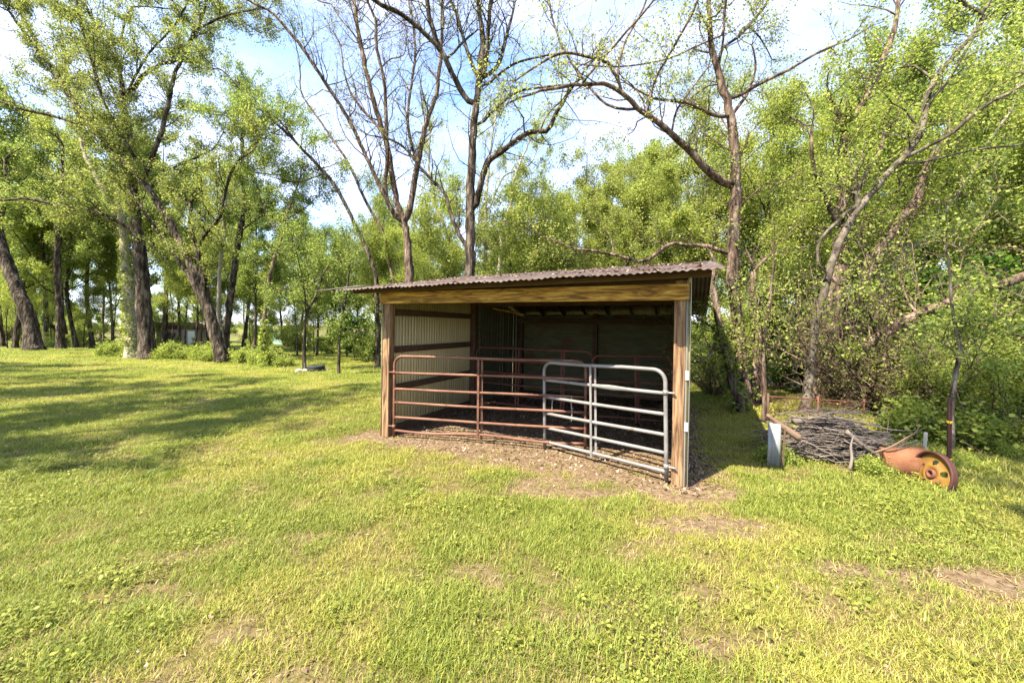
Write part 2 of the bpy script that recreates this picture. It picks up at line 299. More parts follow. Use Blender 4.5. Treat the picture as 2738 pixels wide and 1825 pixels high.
gx = sp(420, -260, 260, 0, 6.2); gy = sp(440, -60, 420, 4.0, 6.4)
XX, YY = np.meshgrid(gx, gy); xf, yf = XX.ravel(), YY.ravel()
zf = gz(xf, yf); br = bare(xf, yf); wd = wooded(xf, yf)
zf = zf + (fbm(xf, yf, 1.7) - .5) * .05 * np.clip((14 - np.hypot(xf, yf)) / 6, 0, 1) - br * .012
nx = len(gx); ii = np.arange(len(gy) - 1)[:, None]; jj = np.arange(nx - 1)[None]
q = (ii * nx + jj).ravel()
me = mesh_np('ground', np.stack([xf, yf, zf], 1), np.stack([q, q + 1, q + nx + 1, q + nx], 1), 'lawn_ground')
for nm, arr in (('bare', br), ('wood', wd), ('thatch', np.clip((15 - np.hypot(xf, yf)) / 8, 0, .9))):
    a = me.attributes.new(nm, 'FLOAT', 'POINT'); a.data.foreach_set('value', arr.astype(np.float32))
ground = tag(link('ground', me, None), 'mown lawn with worn bare patches running into woodland floor', 'ground', kind='structure')
def gzn(x, y): # with small relief
    return gz(x, y) + (fbm(x, y, 1.7) - .5) * .05 * np.clip((14 - np.hypot(x, y)) / 6, 0, 1) - bare(x, y) * .012

# ------------------------------------------------------------------ shed
shed = empty('livestock_shed'); tag(shed, 'open fronted timber livestock shed with rusty corrugated metal roof', 'shed')
ux = Vector((.908, -.419, -.0173)).normalized(); vy = Vector((.419, .908, 0)); wz = ux.cross(vy).normalized(); vy = wz.cross(ux)
SM = Matrix((ux, vy, wz)).transposed().to_4x4(); SM.translation = (Lp[0], Lp[1], .077)
shed.matrix_world = SM
WW, D1, DD = 4.46, 2.79, 5.53
RT = .0155   # the roof rises a little towards the right
def roof_front(v): return 2.37 + .176 * v
RV, RVE = 3.0, 5.9
def roof_rear(v): return roof_front(RV) - .29 * (v - RV)
def roofz(v): return roof_front(v) if v < RV else roof_rear(v)
# posts
P_ = lambda u0, u1, v0, v1, h0, h1, mat='timber_post', name='post': box(name, shed, u0, u1, v0, v1, h0, h1, mat)
P_(0, .135, 0, .135, -.5, 2.33); P_(4.335, 4.46, 0, .135, -.5, 2.33)
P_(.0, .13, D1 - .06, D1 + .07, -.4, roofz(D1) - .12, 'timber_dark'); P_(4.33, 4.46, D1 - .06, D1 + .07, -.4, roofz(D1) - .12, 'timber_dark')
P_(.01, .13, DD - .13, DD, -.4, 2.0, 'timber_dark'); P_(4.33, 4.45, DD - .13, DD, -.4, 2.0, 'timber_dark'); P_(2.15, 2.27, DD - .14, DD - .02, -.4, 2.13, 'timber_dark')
# beams
box('front_beam', shed, -.035, 4.49, -.042, -.002, 2.10, 2.285, 'timber_beam')
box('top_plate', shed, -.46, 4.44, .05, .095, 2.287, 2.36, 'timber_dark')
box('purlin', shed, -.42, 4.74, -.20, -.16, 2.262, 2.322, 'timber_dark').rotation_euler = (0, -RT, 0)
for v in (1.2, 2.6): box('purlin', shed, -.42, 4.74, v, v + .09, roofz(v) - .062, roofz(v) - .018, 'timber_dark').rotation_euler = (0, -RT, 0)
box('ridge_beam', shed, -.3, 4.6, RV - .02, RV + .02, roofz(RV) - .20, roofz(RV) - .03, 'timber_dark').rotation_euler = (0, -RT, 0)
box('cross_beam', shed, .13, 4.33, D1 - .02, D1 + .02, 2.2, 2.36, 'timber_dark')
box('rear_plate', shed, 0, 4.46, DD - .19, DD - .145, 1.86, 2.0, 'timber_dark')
for i in range(7):
    u = .1 + i * .7
    beam('rafter', shed, (u, -.03, roof_front(-.03) - .062 + RT * (u + .4)), (u, RV - .03, roof_front(RV - .03) - .062 + RT * (u + .4)), .042, .085, 'timber_dark')
for i in range(8):
    u = .12 + i * .6
    beam('rafter', shed, (u, RV + .03, roof_rear(RV + .03) - .065 + RT * (u + .1)), (u, DD + .25, roof_rear(DD + .25) - .065 + RT * (u + .1)), .042, .09, 'timber_dark')
beam('brace', shed, (.5, D1 + .1, 2.16), (1.25, D1 + .1, 2.02), .1, .04, 'timber_beam')
# girts on the left wall and the right wall
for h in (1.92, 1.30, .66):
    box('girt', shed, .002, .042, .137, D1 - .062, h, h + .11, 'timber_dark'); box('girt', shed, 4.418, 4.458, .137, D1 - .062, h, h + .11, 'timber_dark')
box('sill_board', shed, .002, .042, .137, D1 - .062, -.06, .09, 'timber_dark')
# ribbed siding panels
def siding(u, v0, v1, mat, out):
    n = int(round((v1 - v0) / .0762)); ys = []; xs = []
    for i in range(n):
        a = v0 + (v1 - v0) * i / n; p = (v1 - v0) / n; h = .030 if i % 3 == 0 else .009
        for f, d in ((0, 0), (.3, 0), (.42, h), (.6, h), (.72, 0)): ys.append(a + f * p); xs.append(u + out * d)
    ys.append(v1); xs.append(u); ys = np.array(ys); xs = np.array(xs)
    zs = np.array([roofz(y) - .03 for y in ys]); k = len(ys)
    V = np.concatenate([np.stack([xs, ys, np.full(k, -.12)], 1), np.stack([xs, ys, zs], 1)])
    i = np.arange(k - 1); me = mesh_np('siding_panel', V, np.stack([i, i + 1, i + 1 + k, i + k], 1), mat, False)
    o = link('siding_panel', me, None, shed); md = o.modifiers.new('s', 'SOLIDIFY'); md.thickness = .0015; md.offset = 0
for i in range(3):
    siding(-.012 - .003 * (i % 2), -.01 + i * .93, -.01 + (i + 1) * .93 + .02, 'siding', -1)
    siding(4.478 + .003 * (i % 2), .0 + i * .93, .0 + (i + 1) * .93 + .02, 'siding', 1)
box('corner_trim', shed, 4.462, 4.475, -.004, .03, -.1, 2.33, 'siding_grey', .001); box('corner_trim', shed, 4.502, 4.507, -.02, .11, -.1, 2.3, 'siding_grey', .001)
# rear half: upright planks with gaps, horizontal boards on the back wall
for side in (0, 1):
    v = D1 + .09; k = 0
    while v < DD - .05:
        w = .13 + .04 * random.random(); w = min(w, DD - v)
        u0 = -.03 if side == 0 else 4.462
        o = box('plank', shed, u0, u0 + .024, v, v + w, -.1 + .05 * random.random(), roof_rear(max(v + w, RV)) - .1, 'barn_board', .002)
        v += w + random.choice((.004, .010, .02, .035))
z = -.06; k = 0
while z < 2.1:
    h = .17 + .05 * random.random(); h = min(h, 2.135 - z)
    if h < .05: break
    box('back_board', shed, -.03, 2.2 + .02 * random.random(), DD + .002 + .012 * (k % 2), DD + .026 + .012 * (k % 2), z, z + h, 'barn_board', .002)
    box('back_board', shed, 2.225, 4.48, DD + .002 + .012 * (k % 2), DD + .026 + .012 * (k % 2), z, z + h, 'barn_board', .002); k += 1
    z += h - .012
# corrugated roof sheets
def sheet_mesh(w, v0, v1, fn, ridge_lap):
    pitch = .0765; nseg = int(w / pitch * 8); us = np.linspace(0, w, nseg + 1); rows = np.linspace(v0, v1, 7)
    V = []
    for v in rows:
        z = fn(v) + .008 * np.cos(us / pitch * 2 * np.pi)
        V.append(np.stack([us, np.full_like(us, v), z], 1))
    k = nseg + 1; V = np.concatenate(V); r = np.arange(6)[:, None]; c = np.arange(nseg)[None]; b = (r * k + c).ravel()
    return V, np.stack([b, b + 1, b + k + 1, b + k], 1)
def roof_sheet(u, w, v0, v1, fn, lift, rot):
    V, Fq = sheet_mesh(w, v0, v1, fn, 0); V = V.copy(); V[:, 2] += (V[:, 0] / w) * .004 + V[:, 0] * RT
    sag = .012 * np.sin(V[:, 1] * 3 + u); V[:, 2] += sag * .3
    fr = V[:, 1] < v0 + .02; V[fr, 2] += .006 * np.sin(V[fr, 0] * 9 + u * 7) * np.sin(V[fr, 0] * 23 + u); V[fr, 1] += .008 * np.sin(V[fr, 0] * 5 + u * 3)
    me = mesh_np('roof_sheet', V, Fq, 'roof_metal'); o = link('roof_sheet', me, None, shed); o.location = (u, 0, lift); o.rotation_euler = (0, 0, rot)
    md = o.modifiers.new('s', 'SOLIDIFY'); md.thickness = .003; md.offset = 0
nS = 8; wS = (4.79 + .58) / nS
for i in range(nS):
    u = -.58 + i * wS
    roof_sheet(u, wS + .06, -.5 + random.uniform(-.025, .025), RV + .06, lambda v: roof_front(min(v, 9)) + .0, .006 * (i % 2) + RT * (u + .58), random.uniform(-.006, .006))
    roof_sheet(u, wS + .06, RV - .02, RVE + random.uniform(-.03, .03), roof_rear, .006 * (i % 2) - .02 + RT * (u + .58), random.uniform(-.006, .006))
# torn sheet lip at the left eave, fence insulators on the posts
me = box_mesh(-.68, -.5, -.3, .6, 2.345, 2.349, 'roof_metal', 0); o = link('roof_flashing', me, None, shed)
o.rotation_euler = (.187, 0, 0); o.location = (0, 0, .012)
for (u, v, h) in ((-.035, .02, 1.32), (-.035, .02, .70)): box('insulator', shed, u, u + .033, v, v + .05, h, h + .11, 'white_pad', .005)
for (h) in (1.20, .62): box('insulator', shed, 4.462, 4.50, -.022, -.005, h, h + .10, 'white_pad', .004)
# leaf litter lying on the roof
n = 1500; u = rng.uniform(-.5, 4.7, n); v = np.minimum(rng.uniform(-.45, 3.0, n) , 2.98); dens = fbm(u, v, 1.2) + .12 * (u / 4.7) + .1 * (v > 1.5); k = dens > .52; u, v = u[k], v[k]; n = len(u)
def flakes(C, size, nrm_jit=.35, mat='litter', name='leaf_litter', aspect=.5):
    n = len(C); a = rng.uniform(0, 2 * np.pi, n); s = size * rng.uniform(.5, 1.4, n)
    d = np.stack([np.cos(a), np.sin(a), rng.normal(0, nrm_jit, n)], 1) * s[:, None]; w = np.stack([-np.sin(a), np.cos(a), rng.normal(0, nrm_jit, n)], 1) * (s * aspect)[:, None]
    V = np.stack([C - d, C + w, C + d, C - w], 1).reshape(-1, 3); return mesh_np(name, V, np.arange(4 * n).reshape(-1, 4), mat, False, rng.random(n))
tag(link('leaf_litter', flakes(np.stack([u, v, roof_front(v) + .02 + RT * (u + .58)], 1), .028), None, shed), kind='stuff')

# ------------------------------------------------------------------ gates
def gate(name, L_, H_, rails, uprights, r, mat, label, hinge_world, far_world, z0, z1, group=None, squash=None, mid_flat=True):
    """gate local: x along from hinge, z up"""
    e = empty(name); tag(e, label, 'gate', group)
    a = Vector((*hinge_world, z0)); b = Vector((*far_world, z1)); x = (b - a).normalized(); y = Vector((0, 0, 1)).cross(x).normalized(); z = x.cross(y)
    M = Matrix((x, y, z)).transposed().to_4x4(); M.translation = a; e.matrix_world = M
    R = .14; top = H_
    arc = lambda cx, s: [(cx + s * R * math.cos(t), 0, top - R + R * math.sin(t)) for t in np.linspace(0, math.pi / 2, 7)]
    path = [(0, 0, -.05), (0, 0, .3), (0, 0, .8)] + arc(R, -1) + [(L_ * .3, 0, top + .004), (L_ * .6, 0, top - .006)] + arc(L_ - R, 1)[::-1] + [(L_, 0, .8), (L_, 0, .3), (L_, 0, -.05)]
    mb = MB(); mb.add(*tube1(path, [r], 10)); mb.build('outer_frame', mat, e)
    for i, h in enumerate(rails):
        n = 26; xs = np.linspace(r * .5, L_ - r * .5, n); zz = h + .004 * np.sin(xs * 2 + i)
        if i == 0 and name == 'red_gate': zz = zz - .02 * np.sin(xs / L_ * np.pi * 3)
        mb = MB(); V, Fq = tube1(np.stack([xs, 0 * xs, zz], 1), [r * .92], 10)
        if squash and i == squash[0]:
            c, wd, k = squash[1:]; g = np.exp(-((V[:, 0] - c) / wd) ** 2); zc = np.interp(V[:, 0], xs, zz); V[:, 2] = zc + (V[:, 2] - zc) * (1 + k * g); V[:, 1] *= (1 - .5 * g)
        mb.add(V, Fq); mb.build('rail', mat, e)
    for xq in uprights:
        for yo in (-1, 1): box('upright', e, xq - .017 + yo * .022, xq + .017 + yo * .022, yo * r - .004, yo * r + .004, 0, top, mat, .003)
    for h in (top - .26, .12):
        mb = MB(); mb.add(*tube1([(0, 0, h), (-.04, 0, h + .003), (-.11, 0, h + .003)], [.012, .011, .011], 8)); hh = mb.build('hinge', mat, e)
        mb = MB(); mb.add(*tube1([(0, 0, h - .025), (0, 0, h + .03)], [r + .006, r + .006], 10)); mb.build('clamp', mat, hh)
    return e
def uvw(u, v): p = Lp + U2 * u + V2 * v; return (float(p[0]), float(p[1]))
red = gate('red_gate', 3.0, 1.24, [.06, .265, .50, .72, .98], [1.42], .022, 'red_pipe', 'long faded red tube gate hinged on the left post of shed', uvw(.235, .03), uvw(3.17, .70), .10, .07)
white = gate('silver_gate', 1.82, 1.23, [.06, .27, .48, .72, .965], [.98], .024, 'galv_pipe', 'short silver galvanised tube gate hinged on the right post of shed', uvw(4.285, .0), uvw(2.57, .62), .07, .05, squash=(4, .72, .16, .5))
rust = gate('inner_gate', 2.6, 1.27, [.08, .28, .5, .74, 1.0], [1.0, 2.0], .02, 'rust_pipe', 'long dark rusty tube gate standing across the shed interior', uvw(.2, D1 - .1), uvw(2.8, D1 - .15), .10, .06)
grey2 = gate('inner_gate', 1.4, 1.22, [.08, .28, .5, .74, 1.0], [.6], .018, 'galv_pipe', 'short rusty tube gate inside the shed beside the long one', uvw(4.25, D1 - .2), uvw(2.86, D1 - .28), .06, .05)
for c_ in grey2.children:
    if c_.data and c_.data.materials: c_.data.materials[0] = MATS['rust_pipe']
# chains
def chain(name, parent, pts, n, label=None):
    P = catmull(pts, n); mb = MB()
    for i in range(n - 1):
        a, b = P[i], P[i + 1]; d = b - a; l = np.linalg.norm(d); d /= l; s = np.cross(d, [0, 1, 0] if i % 2 else [1, .3, 0]); s /= np.linalg.norm(s) + 1e-9
        t = np.linspace(0, 2 * np.pi, 9); c = (a + b) / 2; ring = c + np.outer(np.cos(t), d) * l * .68 + np.outer(np.sin(t), s) * l * .36
        mb.add(*tube1(ring, [.0035], 4))
    return tag(mb.build(name, 'chain_metal'), label, 'chain')
gm = white.matrix_world; rm = red.matrix_world
def loc(M, p): v = M @ Vector(p); return np.array(v)
chain('gate_chain', None, [loc(gm, (1.81, -.03, .75)), loc(gm, (1.75, -.04, .70)), loc(gm, (1.70, -.045, .74)), loc(gm, (1.71, -.04, .60)), loc(gm, (1.705, -.04, .48))], 22, 'short chain hooked on the end of the silver gate')
chain('gate_chain', None, [loc(rm, (2.80, -.04, .74)), loc(rm, (2.80, -.05, .62)), loc(rm, (2.81, -.05, .50)), loc(rm, (2.80, -.05, .38))], 20, 'loose chain hanging from the free end of the red gate')

# ------------------------------------------------------------------ trees
def unit(a): return a / (np.linalg.norm(a, axis=-1, keepdims=True) + 1e-9)
def twigs(base, d0, length, r0, s=5, wig=.25, up=.15):
    """batch of bent twigs: base (n,3), d0 (n,3), length (n,), r0 (n,)"""
    n = len(base); P = np.zeros((n, s, 3)); P[:, 0] = base; d = unit(d0)
    st = length / (s - 1)
    for i in range(1, s):
        d = unit(d + rng.normal(0, wig, (n, 3)) + np.array([0, 0, up])); P[:, i] = P[:, i - 1] + d * st[:, None]
    R = r0[:, None] * np.linspace(1, .25, s)[None]
    return P, np.maximum(R, .0030)
def sample_on(P, R, n, lo=.15, hi=1.0):
    """n random points on a set of polylines -> point, tangent, radius"""
    m, s, _ = P.shape; i = rng.integers(0, m, n); t = rng.uniform(lo, hi, n) * (s - 1.001); j = t.astype(int); f = (t - j)[:, None]
    a, b = P[i, j], P[i, j + 1]; return a + (b - a) * f, unit(b - a), R[i, j] * (1 - f[:, 0]) + R[i, j + 1] * f[:, 0]
def leaves(C, D, size, tint_bias=0, aspect=.42, droop=.25, light=None):
    n = len(C); d = unit(D * .35 + rng.normal(0, 1, (n, 3)) + np.array([0, 0, -droop])); w = unit(np.cross(d, rng.normal(0, 1, (n, 3)) + np.array([0, 0, 1.2])))
    s = size * rng.uniform(.55, 1.35, n); dl = d * s[:, None]; wl_ = w * (s * aspect)[:, None]
    V = np.stack([C, C + dl * .5 + wl_, C + dl, C + dl * .5 - wl_], 1).reshape(-1, 3)
    tn = np.clip(rng.normal(.5 + tint_bias, .2, n), 0, 1); return V, np.arange(4 * n).reshape(-1, 4), tn
def branch_out(root, stems, twig_mat, leaf_mat, dens=2.2, l1=1.6, n2=5, l2=.55, nleaf=14, lsize=.07, up=.25, bias=0, spread=.20, lo=.15, aspect=.42, thick=1.0, hang=.25, dense=True):
    """stems: list of (P(s,3), R(s), bare_fraction, weight). Adds the parts small_branches and crown under root (world space)"""
    B, Dn, Ln, Rn = [], [], [], []
    for (P, R, bf, wt) in stems:
        ln = np.linalg.norm(np.diff(P, axis=0), axis=1).sum(); k = max(2, int(ln * (1 - bf) * dens * wt))
        c, t, r = sample_on(P[None], R[None], k, bf, 1.0)
        pr = unit(np.cross(t, rng.normal(0, 1, (k, 3)))); d = unit(t * rng.uniform(.2, .9, (k, 1)) + pr + np.array([0, 0, up]))
        B.append(c); Dn.append(d); Ln.append(l1 * rng.uniform(.45, 1.35, k) * np.clip(.4 + r / .08, .5, 1.25)); Rn.append(np.minimum(r * .55, .03) * rng.uniform(.6, 1, k))
        e = P[-1:]; B.append(np.repeat(e, 3, 0)); Dn.append(unit(P[-1] - P[-2]) + rng.normal(0, .45, (3, 3))); Ln.append(l1 * rng.uniform(.6, 1.2, 3)); Rn.append(np.full(3, max(R[-1] * .8, .006)))
    B, Dn, Ln, Rn = map(np.concatenate, (B, Dn, Ln, Rn))
    P1, R1 = twigs(B, Dn, Ln, np.maximum(Rn, .006) * thick, 6, .28, .12)
    k2 = len(P1) * n2; c, t, r = sample_on(P1, R1, k2, .2, 1.0)
    pr = unit(np.cross(t, rng.normal(0, 1, (k2, 3)))); P2, R2 = twigs(c, t * .7 + pr, l2 * rng.uniform(.4, 1.5, k2), np.maximum(r * .5, .003) * thick, 4, .3, .08)
    mb = MB(); mb.add(*tubes(P1, R1, 4, False)); mb.add(*tubes(P2, R2, 3, False)); o = mb.build('small_branches', twig_mat, root); tag(o, kind='stuff')
    if nleaf:
        kl = int(len(P2) * nleaf * (LM if dense else 1.0)); lsize = lsize * (LS if dense else 1.1); c, t, r = sample_on(P2, R2, kl, .15, 1.0); k3 = kl // 5; c1, t1, _ = sample_on(P1, R1, k3, .5, 1.0)
        C = np.concatenate([c, c1]) ; C = C + rng.normal(0, spread * .5, C.shape); T = np.concatenate([t, t1])
        cl = fbm(C[:, 0] * .9 + C[:, 1] * .35, C[:, 2] * .9 + C[:, 1] * .3, .9)   # clumps and gaps
        keep = rng.random(len(C)) < np.clip((cl - .27) * 3.6, .12, 1.0); C, T = C[keep], T[keep]
        V, Fq, tn = leaves(C, T, lsize, bias, aspect, hang)
        ck = link('crown', mesh_np('crown', V, Fq, leaf_mat, False, tn), None, root)
    return P1, R1
def stem_from(c, pts, r, Y, dd, base=None, n=None, flare=False):
    sp_ = [src(c, p) for p in pts]; k = len(sp_); arr = []
    seg = np.r_[0, np.cumsum([math.dist(sp_[i], sp_[i + 1]) for i in range(k - 1)])]; seg = seg / seg[-1]
    for (x, y), t in zip(sp_, seg): arr.append(at(x, y, Y + dd * t))
    arr = np.array(arr)
    if sp_[-1][1] < 5 or sp_[-1][0] < 3 or sp_[-1][0] > 2735:   # the limb leaves the picture: let it go on
        arr = np.vstack([arr, arr[-1] + (arr[-1] - arr[-2]) / (np.linalg.norm(arr[-1] - arr[-2]) + 1e-9) * 1.8 + np.array([0, 0, .3])])
    if base is not None:
        if arr[0, 2] > base[2] + .3: arr = np.vstack([base, arr])
        else: arr[0] = base
    L_ = np.linalg.norm(np.diff(arr, axis=0), axis=1).sum(); n = n or int(np.clip(L_ / .22, 6, 60))
    P = catmull(arr, n); tt = np.linspace(0, 1, n); R = np.interp(tt, np.linspace(0, 1, len(r)), r) * (.9 if flare else .84)
    wob = min(.03, .25 * R.mean()); P[1:-1] += rng.normal(0, wob, (n - 2, 3)) * .6
    if flare: h = P[:, 2] - base[2]; R = R * (1 + .55 * np.exp(-np.clip(h, 0, 9) / .35))
    return P, R
LM, LS = 4.3, .82
def traced_tree(name, label, px, Y, trunk, limbs, bark='bark_dark', leaf='leaf_green', cat='tree', base_dx=0, group=None, ivy=None, **kw):
    """trunk=(crop, pts, radii, dd) ; limbs=[(crop, pts, radii, dd)]"""
    x0 = (px - CX) / F * Y; b = np.array([x0, Y, gz1(x0, Y) - .12])
    root = empty(name, tuple(b)); tag(root, label, cat, group); loc_ = -b
    stems = []
    P, R = stem_from(trunk[0], trunk[1], trunk[2], Y, trunk[3], b, flare=True)
    V, Fq = tubes(P[None], R[None], 12 if R[0] > .12 else 8, True, .16); mb = MB(); mb.add(V - b, Fq); mb.build('trunk', bark, root)
    bf = kw.pop('bare', .45); stems.append((P - b, R, bf, kw.pop('tw', 1.0)))
    for l in limbs:
        c, pts, r = l[:3]; dd = l[3] if len(l) > 3 else random.uniform(-1.2, 1.6)
        y0 = Y
        # start depth: take it from the nearest trunk or limb point on screen
        s0 = src(c, pts[0]); best = 1e9
        for (Q, _, _, _) in stems:
            W_ = Q + b; sx = CX + W_[:, 0] / W_[:, 1] * F; sy = HY - (W_[:, 2] - CAMH) / W_[:, 1] * F; d = (sx - s0[0]) ** 2 + (sy - s0[1]) ** 2; i = int(d.argmin())
            if d[i] < best: best = d[i]; y0 = W_[i, 1]; hit = W_[i]
        P, R = stem_from(c, pts, r, y0, dd); P = P.copy()
        if best < 45 ** 2: P[0] = hit
        V, Fq = tubes(P[None], R[None], 8 if R[0] > .05 else 6, True, .12); mb = MB(); mb.add(V - b, Fq); mb.build('limb', bark, root)
        stems.append((P - b, R, .12, 1.0))
    if ivy:
        h0, h1, k, im = ivy; P, R = stems[0][0], stems[0][1]; zz = P[:, 2]; t = rng.beta(1, 1.3, k) * (h1 - h0) + h0; i = np.clip(np.searchsorted(zz, t), 0, len(P) - 1); a = rng.uniform(0, 6.28, k)
        den = fbm(a * .8, t, 1.6) > .45; t, i, a = t[den], i[den], a[den]; o_ = np.stack([np.cos(a), np.sin(a), 0 * a], 1)
        C = P[i] * [1, 1, 0] + np.stack([0 * t, 0 * t, t], 1) + o_ * (R[i] + rng.uniform(.0, .10, len(t)))[:, None]; V, Fq, tn = leaves(C, o_, .075, 0, .6)
        link('ivy', mesh_np('ivy', V, Fq, im, False, tn), None, root)
    branch_out(root, stems, bark, leaf, **kw)
    return root

# -- left lawn
traced_tree('sycamore_tree', 'pale barked tree with ivy twin to a thicker dark trunk', 357, 20.5,
    (4, [(860, 1215), (838, 900), (808, 600), (795, 420), (775, 300), (690, 170), (590, 0), (545, -100), (520, -190)], [.33, .31, .28, .25, .2, .15, .13, .1, .07], .8),
    [(4, [(790, 400), (775, 250), (775, 100), (790, -20), (812, -140), (840, -300)], [.19, .16, .13, .11, .08, .05], -.5),
     (5, [(600, 1000), (580, 900), (520, 760), (470, 560), (440, 300), (400, 0)], [.09, .08, .07, .05, .04, .03]),
     (5, [(820, 1250), (960, 940), (1060, 860), (1180, 780)], [.06, .05, .04, .03], 1.2)],
    'bark_pale', 'leaf_yellow', dens=1.6, l1=1.7, n2=5, nleaf=17, lsize=.10, bias=-.05, ivy=(.3, 7.5, 5200, 'leaf_yellow'))
traced_tree('hardwood_tree', 'tall dark trunked tree beside the pale ivy clad trunk', 398, 20.0,
    (4, [(955, 1240), (930, 900), (905, 550), (882, 400), (862, 150), (850, 0), (850, -140), (800, -420), (772, -640)], [.40, .37, .34, .30, .24, .2, .17, .13, .08], 0),
    [(4, [(862, 400), (790, 360), (700, 310), (560, 268), (380, 238), (180, 197), (0, 205)], [.13, .11, .10, .085, .07, .055, .045], -1.5),
     (5, [(860, 480), (760, 340), (680, 200), (600, 50), (550, -60)], [.12, .1, .09, .07, .05]),
     (5, [(930, 640), (1000, 530), (1120, 450), (1230, 420), (1330, 300), (1420, 100), (1440, -30)], [.12, .1, .09, .08, .06, .05, .04]),
     (5, [(925, 1190), (900, 950), (830, 720), (760, 560), (650, 330), (560, 120), (540, -20)], [.08, .07, .065, .055, .05, .04, .03], 1.2),
     (5, [(890, 700), (930, 560), (1050, 360), (1200, 200), (1290, 60), (1330, -40)], [.07, .06, .05, .045, .04, .03], -1.5),
     (5, [(840, 300), (900, 80), (1000, 45), (1150, 60), (1290, 70), (1430, 100)], [.06, .05, .045, .04, .03, .025], 1.0)],
    'bark_dark', 'leaf_olive', dens=3.0, l1=2.0, n2=8, nleaf=17, lsize=.085, bias=-.02)
traced_tree('leaning_tree', 'tree leaning steeply left over lawn with a broken stub', 597, 18.5,
    (4, [(1440, 1250), (1355, 950), (1250, 650), (1150, 450), (1000, 200), (880, 30), (730, -130), (560, -300), (350, -630), (190, -830), (60, -1010)], [.29, .27, .25, .17, .16, .16, .16, .15, .13, .10, .06], 1.0),
    [(4, [(1320, 900), (1210, 680), (1090, 510), (950, 310), (880, 190), (830, 60), (760, -100)], [.13, .12, .11, .10, .08, .06, .04], 1.5),
     (4, [(1345, 900), (1310, 680), (1265, 500), (1235, 400), (1232, 300), (1230, 225)], [.19, .18, .15, .13, .12, .11], -.6),
     (4, [(1275, 500), (1330, 420), (1420, 310), (1445, 180), (1500, 0), (1550, -60), (1640, -120)], [.09, .085, .08, .07, .06, .05, .03], -1.5),
     (5, [(1010, 1250), (1080, 1050), (1130, 920), (1180, 700), (1220, 520), (1290, 380), (1350, 230), (1410, 185), (1550, 120), (1750, 70), (1880, 60)], [.13, .12, .115, .11, .1, .09, .08, .065, .055, .04, .03], -1.0),
     (5, [(1110, 1260), (1250, 1150), (1400, 1090), (1490, 1040), (1560, 930)], [.07, .065, .055, .045, .03], 1.5),
     (5, [(600, 880), (430, 830), (330, 800), (180, 770), (0, 710)], [.08, .075, .07, .06, .045], -1.0),
     (5, [(270, 330), (210, 220), (130, 50), (100, -50)], [.09, .085, .075, .05], .5),
     (5, [(740, 1000), (600, 760), (480, 640), (390, 560)], [.05, .045, .04, .03], 1.0),
     (5, [(960, 1230), (930, 1080), (820, 900), (700, 650), (640, 420), (560, 160), (530, 0)], [.09, .08, .07, .06, .05, .04, .03], -1.2)],
    'bark_dark', 'leaf_olive', dens=3.0, l1=1.9, n2=8, nleaf=16, lsize=.08, bias=0)
traced_tree('slender_tree', 'slim white barked tree just behind the leaning tree', 588, 25,
    (4, [(1410, 1080), (1412, 900), (1415, 700), (1438, 450), (1448, 300), (1460, 150), (1480, 0), (1500, -150)], [.14, .13, .13, .12, .11, .09, .07, .05], 0), [],
    'bark_pale', 'leaf_green', dens=1.8, l1=1.7, n2=5, nleaf=18, lsize=.10)
traced_tree('hardwood_tree', 'dark upright tree right of the slim white barked tree', 606, 23.5,
    (4, [(1455, 1120), (1480, 880), (1512, 650), (1545, 420), (1580, 200), (1568, 30), (1560, -150), (1575, -330), (1590, -480)], [.23, .21, .2, .19, .17, .14, .11, .09, .06], 0),
    [(5, [(1700, 1290), (1740, 1210), (1900, 1220), (2000, 1230), (2080, 1330)], [.07, .06, .05, .04, .03]),
     (5, [(1700, 1100), (1760, 1020), (1850, 960), (1960, 900), (2040, 800)], [.06, .05, .045, .04, .03]),
     (5, [(1690, 1000), (1640, 880), (1640, 760), (1660, 640)], [.06, .055, .05, .04]),
     (4, [(1540, 420), (1640, 340), (1720, 300), (1800, 330)], [.06, .05, .04, .03])],
    'bark_dark', 'leaf_green', dens=3.4, l1=2.2, n2=7, nleaf=18, lsize=.085)
traced_tree('young_tree', 'slim crooked tree with leafy ivy at its foot', 705, 17,
    (4, [(1700, 1270), (1705, 1000), (1722, 800), (1762, 600), (1820, 430), (1842, 320), (1900, 160), (1935, 60)], [.105, .095, .09, .085, .075, .06, .045, .03], .5),
    [(4, [(1815, 440), (1750, 350), (1690, 230), (1650, 100), (1600, 60)], [.05, .045, .04, .03, .02]),
     (4, [(1720, 850), (1760, 810), (1800, 780)], [.03, .025, .02]), (4, [(1842, 330), (1960, 260), (2060, 170)], [.04, .03, .02])],
    'bark_brown', 'leaf_green', dens=2.4, l1=1.2, n2=5, nleaf=16, lsize=.075, bare=.4, ivy=(.1, 2.2, 1500, 'leaf_bright'))
traced_tree('young_tree', 'young forked tree with stones around its base on the lawn', 813, 15.5,
    (4, [(1958, 1310), (1965, 1100), (1975, 950), (2045, 810), (2100, 650), (2175, 590)], [.075, .07, .065, .055, .04, .025], .3),
    [(4, [(1972, 930), (1965, 800), (1930, 620), (1900, 500)], [.045, .04, .03, .02]), (4, [(1985, 780), (2040, 700), (2060, 560)], [.03, .025, .02]), (4, [(1990, 1000), (1980, 780), (2000, 640)], [.03, .025, .02])],
    'bark_dark', 'leaf_green', dens=2.6, l1=1.0, n2=5, nleaf=15, lsize=.07, bare=.45)
